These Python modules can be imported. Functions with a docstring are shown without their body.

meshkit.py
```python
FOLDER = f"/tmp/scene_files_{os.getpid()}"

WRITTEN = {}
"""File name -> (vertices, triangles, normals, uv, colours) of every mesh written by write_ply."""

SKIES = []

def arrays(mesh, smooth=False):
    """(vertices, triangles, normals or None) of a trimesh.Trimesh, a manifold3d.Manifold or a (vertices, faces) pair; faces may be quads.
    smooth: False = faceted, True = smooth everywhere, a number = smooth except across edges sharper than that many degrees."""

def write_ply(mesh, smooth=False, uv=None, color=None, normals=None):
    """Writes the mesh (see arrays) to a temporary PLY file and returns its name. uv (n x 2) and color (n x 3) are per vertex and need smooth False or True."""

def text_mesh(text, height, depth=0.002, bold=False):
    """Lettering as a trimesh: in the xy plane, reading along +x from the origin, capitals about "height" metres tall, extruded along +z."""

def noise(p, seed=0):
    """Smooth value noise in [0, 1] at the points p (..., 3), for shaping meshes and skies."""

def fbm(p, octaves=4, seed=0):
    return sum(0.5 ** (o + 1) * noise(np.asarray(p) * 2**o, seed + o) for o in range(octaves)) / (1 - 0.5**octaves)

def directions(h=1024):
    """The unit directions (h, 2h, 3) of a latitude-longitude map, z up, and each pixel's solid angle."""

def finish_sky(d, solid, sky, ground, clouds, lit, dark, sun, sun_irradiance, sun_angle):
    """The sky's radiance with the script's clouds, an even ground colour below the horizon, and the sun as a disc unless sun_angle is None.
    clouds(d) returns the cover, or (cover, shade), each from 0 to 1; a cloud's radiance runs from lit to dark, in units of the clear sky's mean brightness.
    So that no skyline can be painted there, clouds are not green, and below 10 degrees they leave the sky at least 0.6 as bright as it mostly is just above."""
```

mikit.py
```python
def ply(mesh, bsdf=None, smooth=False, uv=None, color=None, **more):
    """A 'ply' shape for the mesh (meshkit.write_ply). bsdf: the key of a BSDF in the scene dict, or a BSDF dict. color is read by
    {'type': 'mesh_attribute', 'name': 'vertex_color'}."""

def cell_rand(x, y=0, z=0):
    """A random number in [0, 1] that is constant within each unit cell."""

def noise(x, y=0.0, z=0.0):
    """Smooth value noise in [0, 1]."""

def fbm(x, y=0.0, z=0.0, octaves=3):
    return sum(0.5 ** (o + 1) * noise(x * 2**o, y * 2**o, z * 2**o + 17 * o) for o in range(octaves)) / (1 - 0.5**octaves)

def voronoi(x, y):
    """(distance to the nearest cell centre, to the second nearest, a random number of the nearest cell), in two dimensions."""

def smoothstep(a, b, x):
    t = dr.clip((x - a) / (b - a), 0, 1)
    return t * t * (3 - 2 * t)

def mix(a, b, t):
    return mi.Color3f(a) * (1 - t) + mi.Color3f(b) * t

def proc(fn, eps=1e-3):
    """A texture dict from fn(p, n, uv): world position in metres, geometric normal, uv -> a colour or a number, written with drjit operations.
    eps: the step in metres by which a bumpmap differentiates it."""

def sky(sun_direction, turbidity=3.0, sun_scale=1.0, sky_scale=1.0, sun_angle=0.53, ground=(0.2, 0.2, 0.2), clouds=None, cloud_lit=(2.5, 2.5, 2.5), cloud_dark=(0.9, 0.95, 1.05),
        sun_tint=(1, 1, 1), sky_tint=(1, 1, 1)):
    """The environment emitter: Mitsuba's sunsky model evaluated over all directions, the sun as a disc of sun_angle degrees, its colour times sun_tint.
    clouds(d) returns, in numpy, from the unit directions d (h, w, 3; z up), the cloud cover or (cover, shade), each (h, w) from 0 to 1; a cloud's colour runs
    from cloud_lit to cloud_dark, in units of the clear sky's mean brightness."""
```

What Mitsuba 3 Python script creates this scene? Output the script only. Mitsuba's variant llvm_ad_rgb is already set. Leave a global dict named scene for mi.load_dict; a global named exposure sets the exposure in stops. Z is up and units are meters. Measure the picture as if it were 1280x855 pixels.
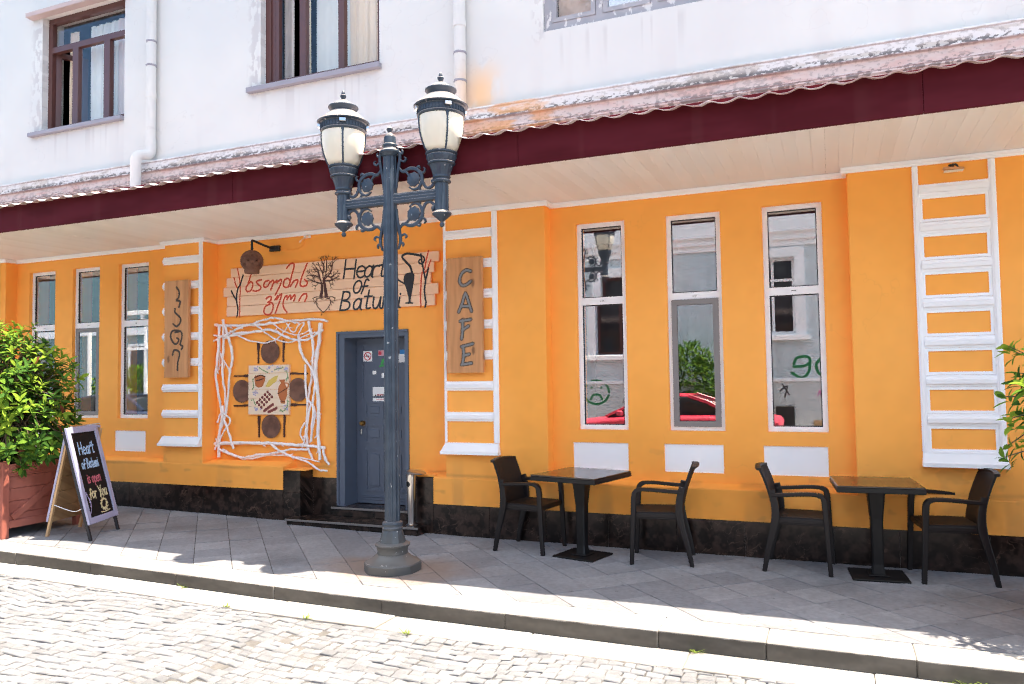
import math, random
import numpy as np, trimesh, mitsuba as mi, mikit, meshkit, drjit as dr
from mikit import noise, fbm, voronoi, cell_rand, smoothstep, mix
from shapely.geometry import Polygon, LineString, Point, box as sbox
from shapely.ops import unary_union
from shapely import affinity
import manifold3d as m3

# ------------------------------------------------------------------ camera, sky, exposure
T = mi.ScalarTransform4f
scene, labels = {'type': 'scene'}, {}
CAM = np.array([0.0, -7.1001, 1.6])
FWD = np.array([-0.383764, 0.922225, 0.047173]); UP = np.array([0.031376, -0.038032, 0.998784])
scene['camera'] = {'type': 'perspective', 'fov': math.degrees(2 * math.atan(640 / 960.66)), 'fov_axis': 'x',
                   'near_clip': 0.05, 'far_clip': 1200.0,
                   'to_world': T().look_at(origin=CAM.tolist(), target=(CAM + FWD).tolist(), up=UP.tolist())}
def clouds(d):  # cloud cover out of view, added to lift and whiten the ambient light
    q = d / np.maximum(d[..., 2:3], 0.08) * 0.55
    c = meshkit.fbm(np.stack([q[..., 0] * 1.3 + 4.2, q[..., 1] * 1.3 + 1.7, 0 * q[..., 0]], -1), 5, 11)
    return np.clip((c - 0.46) * 5.0, 0, 1) * np.clip(d[..., 2] * 8, 0.35, 1), np.clip((c - 0.55) * 2.0, 0, 0.6)
scene['sky'] = mikit.sky((0.356, 0.07, 1.0), turbidity=3.0, sky_tint=(0.96, 1.0, 1.01), sun_tint=(0.97, 0.985, 1.0), ground=(0.28, 0.27, 0.25), clouds=clouds, cloud_lit=(2.4, 2.48, 2.6))
exposure = 3.45

# ------------------------------------------------------------------ materials
def principled(color, rough=0.5, **k):
    c = color if isinstance(color, dict) else {'type': 'rgb', 'value': list(color)}
    return {'type': 'principled', 'base_color': c, 'roughness': rough, **k}
def two(b): return {'type': 'twosided', 'bsdf': b}
def mat(key, color, rough=0.5, bump=None, **k):
    b = principled(color, rough, **k)
    if bump is not None:
        b = {'type': 'bumpmap', 'arbitrary': bump[0], 'scale': bump[1], 'bsdf': b}
    scene['mat_' + key] = two(b)
M = lambda k: 'mat_' + k

def f_orange(p, n, uv):
    a = fbm(p.x * 1.1, p.z * 1.1, p.y * 1.1, octaves=4); b = fbm(p.x * 9, p.z * 9, p.y * 9, octaves=2)
    c = mix((0.89, 0.362, 0.056), (0.93, 0.395, 0.072), smoothstep(0.3, 0.7, a)) * (0.97 + 0.06 * b)
    st = noise(p.x * 7, p.z * 0.7, 3.0)
    dirt = smoothstep(0.55, 0.85, st) * smoothstep(0.95, 0.3, p.z) * 0.35
    scuff = smoothstep(0.72, 0.82, fbm(p.x * 5, p.z * 9, 5.0, octaves=3)) * 0.25 * smoothstep(1.3, 0.5, p.z)
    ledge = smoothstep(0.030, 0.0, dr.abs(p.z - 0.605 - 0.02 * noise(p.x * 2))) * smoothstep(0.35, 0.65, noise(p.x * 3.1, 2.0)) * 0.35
    crack = smoothstep(0.005, 0.0, dr.abs(fbm(p.x * 2.3, p.z * 2.0, p.y, octaves=5) - 0.47)) * smoothstep(0.60, 0.8, noise(p.x * 1.1, p.z * 1.3, 5.0)) * 0.10
    return mix(mix(c, (0.36, 0.20, 0.07), dirt + scuff), (0.33, 0.16, 0.05), ledge + crack)
def f_plaster(p, n, uv): return fbm(p.x * 26, p.y * 26, p.z * 26, octaves=3)
mat('orange', mikit.proc(f_orange), 0.75, bump=(mikit.proc(f_plaster), 0.004))
def f_white(p, n, uv):
    a = fbm(p.x * 0.8, p.y, p.z * 0.8, octaves=4)
    c = mix((0.545, 0.548, 0.535), (0.59, 0.59, 0.565), smoothstep(0.3, 0.7, a))
    drip = smoothstep(0.60, 0.85, noise(p.x * 6.0, p.z * 0.35, 7.0)) * smoothstep(5.3, 4.4, p.z) * 0.28
    rust = smoothstep(0.35, 0.0, dr.abs(p.x + 3.28 + 0.1 * noise(p.z * 4))) * smoothstep(5.05, 4.6, p.z) * smoothstep(0.25, 0.6, fbm(p.x * 7, p.z * 3, 2.0)) * 0.7
    spot = smoothstep(0.72, 0.80, fbm(p.x * 3, p.z * 4, 9.0, octaves=4)) * 0.16
    jamb = smoothstep(0.20, 0.02, dr.abs(p.x + 10.09)) * smoothstep(6.8, 6.6, p.z) + smoothstep(0.16, 0.02, dr.abs(p.x + 6.28)) + 0.7 * smoothstep(0.10, 0.02, dr.abs(p.x + 2.66))
    flake = jamb * smoothstep(4.95, 5.1, p.z) * smoothstep(0.47, 0.56, fbm(p.x * 22, p.z * 13, 4.0, octaves=4))
    crack = smoothstep(0.006, 0.0, dr.abs(fbm(p.x * 1.7, p.z * 1.9, 3.0, octaves=5) - 0.46)) * smoothstep(0.5, 0.75, noise(p.x * 0.9, p.z * 0.8, 8.0)) * 0.14
    run = smoothstep(0.55, 0.8, noise(p.x * 22, p.z * 0.5, 2.0)) * smoothstep(4.55, 5.05, p.z) * smoothstep(5.10, 5.0, p.z) * (smoothstep(0.85, 0.75, dr.abs(p.x + 9.25)) + smoothstep(0.9, 0.8, dr.abs(p.x + 5.4)) + smoothstep(0.9, 0.8, dr.abs(p.x + 1.75))) * 0.28
    c = mix(mix(c, (0.40, 0.38, 0.38), flake * 0.6), (0.34, 0.32, 0.32), crack + run)
    return mix(mix(mix(c, (0.45, 0.42, 0.42), drip * 0.7), (0.72, 0.42, 0.17), rust), (0.55, 0.52, 0.50), spot)
mat('white_wall', mikit.proc(f_white), 0.85, bump=(mikit.proc(f_plaster), 0.002))
def f_cornice(p, n, uv):
    a = fbm(p.x * 5.0, p.z * 20, p.y * 12, octaves=5); g = fbm(p.x * 34 + 31, p.z * 55, 1.0, octaves=5); h = fbm(p.x * 1.1, p.z * 3, 6.0, octaves=3)
    low = smoothstep(4.250, 4.262, p.z)
    c = mix((0.55, 0.475, 0.45), (0.58, 0.575, 0.57), low)
    c = mix(c, (0.52, 0.33, 0.29), smoothstep(0.48, 0.70, a) * (1 - low) * 0.55)
    c = mix(c, (0.40, 0.36, 0.31), smoothstep(0.52, 0.60, a + 0.25 * (h - 0.5)) * low * 0.55)
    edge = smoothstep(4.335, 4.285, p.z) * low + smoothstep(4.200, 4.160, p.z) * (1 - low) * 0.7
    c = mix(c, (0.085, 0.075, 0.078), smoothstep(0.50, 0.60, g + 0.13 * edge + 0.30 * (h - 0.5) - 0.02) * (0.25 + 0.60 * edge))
    line = smoothstep(0.011, 0.003, dr.abs(p.z - 4.257)) * 0.75 + smoothstep(0.009, 0.003, dr.abs(p.z - 4.374)) * 0.5 + smoothstep(0.012, 0.004, dr.abs(p.z - 4.148)) * 0.7  # groove shadow and dirt painted into the colour as dark lines
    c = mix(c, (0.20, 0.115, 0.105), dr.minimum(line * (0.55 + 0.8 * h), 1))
    rust = smoothstep(0.9, 0.1, dr.abs(p.x + 2.9)) * smoothstep(0.40, 0.6, a) * 0.6
    return mix(c, (0.62, 0.30, 0.09), rust)
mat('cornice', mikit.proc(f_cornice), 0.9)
def f_marble(p, n, uv):
    u = p.x + p.y * 0.37; q = p.z + p.y * 0.93
    w = fbm(u * 7, q * 7, 1.0, octaves=3)
    v1 = dr.abs(fbm(u * 11 + w * 3, q * 11 + w * 2, 2.0, octaves=4) - 0.5)
    c = mix((0.0075, 0.0055, 0.005), (0.034, 0.021, 0.017), smoothstep(0.35, 0.7, fbm(u * 16, q * 16, 4.0, octaves=4)))
    c = mix(c, (0.10, 0.062, 0.046), smoothstep(0.030, 0.0, v1) * smoothstep(0.42, 0.62, w) * 0.75)
    return c * (0.7 + 0.6 * fbm(u * 60, q * 60, 3.0, octaves=2))
mat('marble', mikit.proc(f_marble), 0.22, specular=0.4)
def f_trim(p, n, uv):
    a = fbm(p.x * 1.5, p.y, p.z * 1.5, octaves=2)
    return mix((0.81, 0.81, 0.825), (0.85, 0.85, 0.862), a)
mat('trim', mikit.proc(f_trim), 0.6)
mat('grout', (0.15, 0.14, 0.135), 0.9)
mat('nosing', (0.15, 0.14, 0.135), 0.35)
mat('pvc', (0.80, 0.79, 0.80), 0.3)
mat('gasket', (0.015, 0.015, 0.017), 0.5)
mat('alu', (0.20, 0.185, 0.18), 0.35)
mat('brown_pvc', (0.085, 0.034, 0.030), 0.35)
def f_grey(p, n, uv):
    a = fbm(p.x * 30, p.y * 30, p.z * 11, octaves=4)
    return mix(mix((0.24, 0.24, 0.265), (0.32, 0.32, 0.345), fbm(p.x * 6, p.z * 6, 1.0)), (0.58, 0.57, 0.56), smoothstep(0.60, 0.66, a) * 0.8)
mat('grey_paint', mikit.proc(f_grey), 0.6)
mat('sill', (0.25, 0.24, 0.275), 0.5)
def f_fascia(p, n, uv):
    a = fbm(p.x * 1.5, p.z * 6, 1.0, octaves=4); s = noise(p.x * 9, p.z * 0.6, 4.0)
    c = mix((0.064, 0.0065, 0.0105), (0.084, 0.010, 0.016), smoothstep(0.3, 0.7, a))
    return mix(c, (0.13, 0.045, 0.045), smoothstep(0.70, 0.9, s) * 0.12)
mat('fascia', mikit.proc(f_fascia), 0.7, specular=0.08)
def f_roof(p, n, uv):
    a = fbm(p.x * 4, p.y * 6, 1.0, octaves=4)
    return mix((0.48, 0.34, 0.32), (0.64, 0.55, 0.54), smoothstep(0.35, 0.65, a))
mat('roof_sheet', mikit.proc(f_roof), 0.6)
for i, c in enumerate(((0.69, 0.685, 0.675), (0.705, 0.70, 0.69), (0.675, 0.665, 0.65))): mat(f'soffit_{i}', c, 0.45)
def stone(base, dark, sc, stain=0.3):
    def f(p, n, uv):
        a = fbm(p.x * sc, p.y * sc, p.z * sc, octaves=4); b = fbm(p.x * sc * 14, p.y * sc * 14, p.z * sc * 14, octaves=2)
        c = mix(dark, base, smoothstep(0.3, 0.65, a)) * (0.86 + 0.28 * b)
        return c * (1 - stain * smoothstep(0.60, 0.75, fbm(p.x * 1.3 + 7, p.y * 1.3, 3.0, octaves=4)))
    return mikit.proc(f)
for i, c in enumerate(((0.197, 0.198, 0.210), (0.222, 0.223, 0.234), (0.176, 0.178, 0.191))):
    def f_paver(p, n, uv, c=c):
        a = fbm(p.x * 2, p.y * 2, 1.0, octaves=4); b = fbm(p.x * 40, p.y * 40, 2.0, octaves=2); k, k2, r = voronoi(p.x * 4.5, p.y * 4.5)
        q = mix(tuple(0.86 * v for v in c), c, smoothstep(0.3, 0.65, a)) * (0.86 + 0.28 * b) * (1 - 0.22 * smoothstep(0.58, 0.75, fbm(p.x * 1.3 + 7, p.y * 1.3, 3.0, octaves=4)))
        gum = smoothstep(0.10, 0.06, k + 0.05 * b) * smoothstep(0.70, 0.74, r) * 0.45
        d = dr.sqrt(dr.square((p.x + 3.48) * 0.75) + dr.square(p.y + 1.43))
        rust = smoothstep(0.62, 0.22, d + 0.35 * (a - 0.5)) * 0.55
        return mix(mix(q, (0.07, 0.068, 0.07), gum), (0.21, 0.135, 0.09), rust)
    mat(f'paver_{i}', mikit.proc(f_paver), 0.75)
mat('mortar', (0.075, 0.07, 0.066), 0.95)
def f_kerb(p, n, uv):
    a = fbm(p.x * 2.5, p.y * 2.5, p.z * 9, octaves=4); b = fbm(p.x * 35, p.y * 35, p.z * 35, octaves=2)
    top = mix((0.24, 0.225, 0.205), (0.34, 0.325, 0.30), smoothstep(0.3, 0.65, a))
    face_dark = mix((0.055, 0.050, 0.043), (0.085, 0.078, 0.068), smoothstep(0.3, 0.7, a))  # darker tone for the upright road-side face
    return mix(top, face_dark, smoothstep(-0.003, -0.012, p.z - 0.0138 * dr.clip(-p.x - 3.5, 0, 9) + 0.006 * noise(p.x * 20, 3.0)) * smoothstep(-0.2, -0.6, n.y)) * (0.88 + 0.24 * b)
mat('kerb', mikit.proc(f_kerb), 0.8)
mat('gutter', stone((0.42, 0.395, 0.36), (0.33, 0.305, 0.275), 1.6, 0.3), 0.85)
for i, c in enumerate(((0.178, 0.183, 0.195), (0.205, 0.209, 0.219), (0.155, 0.160, 0.171))):
    mat(f'cobble_{i}', stone(c, tuple(0.8 * v for v in c), 7.0, 0.15), 0.7)
mat('joint_sand', stone((0.115, 0.11, 0.105), (0.055, 0.053, 0.05), 5.0), 0.95)
def f_road(p, n, uv):
    f1, f2, r = voronoi(p.x * 9, p.y * 9)
    return mix((0.09, 0.085, 0.08), (0.195, 0.195, 0.196), smoothstep(0.03, 0.14, f2 - f1)) * (0.85 + 0.3 * r)
mat('road', mikit.proc(f_road), 0.85)
mat('ground', (0.20, 0.19, 0.17), 0.95)
def f_lamp(p, n, uv):
    a = fbm(p.x * 9, p.y * 9, p.z * 9, octaves=4)
    c = mix((0.026, 0.042, 0.064), (0.044, 0.062, 0.086), smoothstep(0.3, 0.7, a))
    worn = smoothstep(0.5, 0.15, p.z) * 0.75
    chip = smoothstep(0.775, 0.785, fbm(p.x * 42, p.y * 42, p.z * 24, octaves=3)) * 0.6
    pale_up = smoothstep(0.30, 0.70, n.z) * (0.70 + 0.3 * a) * (0.22 + 0.78 * smoothstep(0.6, 1.2, p.z))  # paler tone on upward-facing metal, weaker near the foot
    return mix(mix(mix(c, (0.095, 0.093, 0.084), worn), (0.30, 0.275, 0.26), pale_up), (0.5, 0.5, 0.5), chip)
mat('lamp_metal', mikit.proc(f_lamp), 0.36, specular=0.4)
mat('opal', (0.70, 0.645, 0.52), 0.22)
mat('door', (0.074, 0.094, 0.135), 0.4)
mat('door_frame', (0.082, 0.104, 0.146), 0.4)
mat('brass', (0.35, 0.20, 0.06), 0.3, metallic=0.9)
mat('steel', (0.62, 0.60, 0.58), 0.16, metallic=1.0)
mat('black', (0.012, 0.012, 0.013), 0.5)
def f_weave(p, n, uv):
    return dr.abs(dr.sin(p.z * 520)) * 0.5 + dr.abs(dr.sin((p.x + p.y) * 520)) * 0.5
mat('chair', (0.010, 0.0085, 0.0092), 0.42, specular=0.35)
mat('rattan', (0.0105, 0.0085, 0.0092), 0.48, specular=0.3, bump=(mikit.proc(f_weave, 5e-4), 0.0015))
mat('table_top', (0.014, 0.011, 0.011), 0.09, specular=0.6, clearcoat=0.4, clearcoat_gloss=0.95)
mat('table_edge', (0.008, 0.008, 0.009), 0.4, specular=0.3)
mat('table_metal', (0.006, 0.006, 0.007), 0.42, specular=0.3)
def wood(c0, c1, ax, sc=22.0, knots=0.0):
    def f(p, n, uv):
        a, b = (p.z, p.x) if ax == 'z' else (p.x, p.z)
        b = b + 0.5 * p.y
        w = fbm(a * 0.9, b * 7, 3.0, octaves=3)
        g = fbm(a * 2.2, b * sc * 1.6 + w * 3, 1.0, octaves=3)
        c = mix(c0, c1, smoothstep(0.15, 0.85, g))
        if knots:
            k1, k2, r = voronoi(a * 3.6 + 3, b * 8.5)
            c = mix(c, tuple(0.35 * v for v in c0), smoothstep(0.22, 0.08, k1) * smoothstep(0.62, 0.72, r) * knots)
        return c
    return mikit.proc(f)
mat('sign_wood', wood((0.80, 0.53, 0.345), (0.85, 0.58, 0.39), 'x', 8), 0.6)
mat('carved_wood', wood((0.45, 0.195, 0.07), (0.60, 0.29, 0.12), 'z', 16, 0.85), 0.6)
mat('raw_wood', wood((0.24, 0.135, 0.06), (0.40, 0.245, 0.12), 'x', 18), 0.7)
mat('pale_wood', (0.52, 0.33, 0.17), 0.6)
mat('cut', (0.055, 0.034, 0.022), 0.7)
mat('inlay', (0.20, 0.195, 0.19), 0.6)
mat('red_paint', (0.56, 0.060, 0.020), 0.5)
mat('black_paint', (0.012, 0.013, 0.018), 0.5)
mat('brown_paint', (0.065, 0.018, 0.010), 0.5)
def f_twig(p, n, uv):
    a = fbm(p.x * 30, p.y * 30, p.z * 14, octaves=3)
    return mix((0.66, 0.62, 0.60), (0.80, 0.78, 0.78), smoothstep(0.25, 0.5, a))
mat('driftwood', mikit.proc(f_twig), 0.7)
mat('clay', stone((0.175, 0.082, 0.052), (0.115, 0.052, 0.034), 14.0, 0.1), 0.8)
mat('terracotta', (0.42, 0.125, 0.035), 0.6)
mat('panel_wood', wood((0.72, 0.56, 0.39), (0.78, 0.62, 0.46), 'x', 10), 0.6)
mat('berry', (0.16, 0.030, 0.025), 0.5); mat('meat', (0.30, 0.10, 0.07), 0.5); mat('yellow', (0.62, 0.45, 0.10), 0.6)
mat('lilac', (0.36, 0.33, 0.50), 0.6); mat('green_paint', (0.17, 0.28, 0.13), 0.6)
mat('board_frame', (0.36, 0.36, 0.50), 0.5)
mat('chalkboard', (0.009, 0.008, 0.008), 0.7, specular=0.2)
mat('hood', (0.44, 0.35, 0.335), 0.8)
mat('brushed', (0.60, 0.58, 0.57), 0.32, metallic=1.0)
mat('chalk_blue', (0.36, 0.52, 0.72), 0.9); mat('chalk_pink', (0.50, 0.12, 0.16), 0.9); mat('chalk_cream', (0.66, 0.58, 0.34), 0.9); mat('chalk_lilac', (0.42, 0.36, 0.58), 0.9)
def f_planter(p, n, uv):
    a = fbm(p.x * 8, p.y * 8, p.z * 3, octaves=4)
    return mix((0.30, 0.092, 0.066), (0.37, 0.125, 0.092), smoothstep(0.3, 0.7, a))
mat('planter', mikit.proc(f_planter), 0.65, specular=0.3)
mat('soil', (0.05, 0.035, 0.025), 0.95)
mat('bark', (0.12, 0.085, 0.055), 0.9)
def leaf(key, c, tr, rough=0.38):
    scene['mat_' + key] = {'type': 'principledthin', 'base_color': {'type': 'rgb', 'value': list(c)}, 'roughness': rough, 'diff_trans': tr, 'eta': 1.45}
leaf('leaf_light', (0.28, 0.41, 0.048), 0.78); leaf('leaf_mid', (0.155, 0.28, 0.038), 0.68); leaf('leaf_dark', (0.060, 0.14, 0.028), 0.5); leaf('leaf_red', (0.16, 0.055, 0.03), 0.4)
leaf('weed', (0.25, 0.33, 0.07), 0.8)
mat('sticker_white', (0.72, 0.72, 0.72), 0.5); mat('sticker_red', (0.50, 0.03, 0.05), 0.5); mat('sticker_green', (0.03, 0.26, 0.06), 0.5); mat('sticker_blue', (0.02, 0.20, 0.50), 0.5); mat('sticker_pink', (0.55, 0.28, 0.33), 0.5)
mat('curtain_teal', (0.62, 0.65, 0.61), 0.9); mat('curtain_cream', (0.72, 0.62, 0.48), 0.9); mat('curtain_white', (0.66, 0.62, 0.60), 0.9); mat('tape_sheet', (0.46, 0.33, 0.25), 0.6)
mat('room', (0.03, 0.03, 0.034), 0.9)
scene['mat_pane'] = {'type': 'thindielectric', 'int_ior': 3.3}
scene['mat_clear_pane'] = {'type': 'thindielectric', 'int_ior': 1.38}
# across the street
def f_house(p, n, uv):
    a = fbm(p.x * 0.8, p.z * 0.5, 2.0, octaves=4); s = fbm(p.x * 10, p.z * 0.5, 1.0, octaves=3)
    c = mix((0.47, 0.55, 0.59), (0.60, 0.66, 0.68), smoothstep(0.3, 0.7, a)) * (0.80 + 0.34 * s)
    low = smoothstep(1.52, 1.40, p.z + 0.12 * noise(p.x * 3, 2.0))
    return mix(c, mix((0.50, 0.51, 0.50), (0.64, 0.65, 0.64), a), low)
mat('house', mikit.proc(f_house), 0.85)
mat('house_trim', (0.86, 0.87, 0.88), 0.6); mat('house_teal', (0.17, 0.27, 0.29), 0.8); mat('house_roof', (0.20, 0.10, 0.08), 0.8)
mat('dark_glass', (0.02, 0.022, 0.026), 0.06, specular=0.6)
mat('car_red', (0.50, 0.030, 0.065), 0.25, clearcoat=1.0, clearcoat_gloss=0.95); mat('car_blue', (0.02, 0.035, 0.085), 0.25, clearcoat=1.0)
mat('tyre', (0.015, 0.015, 0.015), 0.8); mat('lens', (0.7, 0.7, 0.7), 0.1); mat('spray_green', (0.012, 0.17, 0.055), 0.7); mat('spray_pink', (0.55, 0.10, 0.28), 0.7)

# ------------------------------------------------------------------ names
used = set()
def reserve(path):
    k, i = path, 0
    while k in used:
        i += 1; k = f'{path}_{i:03d}'
    used.add(k)
    return k
def thing(name, label, cat, group=None):
    k = reserve(name); labels[k] = {'label': label, 'category': cat}
    if group: labels[k]['group'] = group
    return k
def struct(name):
    k = reserve(name); labels[k] = {'kind': 'structure'}
    return k
def put(path, mesh, m, smooth=False, own=False):
    k = path if own else reserve(path)
    scene[k] = mikit.ply(mesh, M(m), smooth=smooth)
    return k
def lab(k, text, **more): labels[k] = {'label': text, **more}

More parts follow.
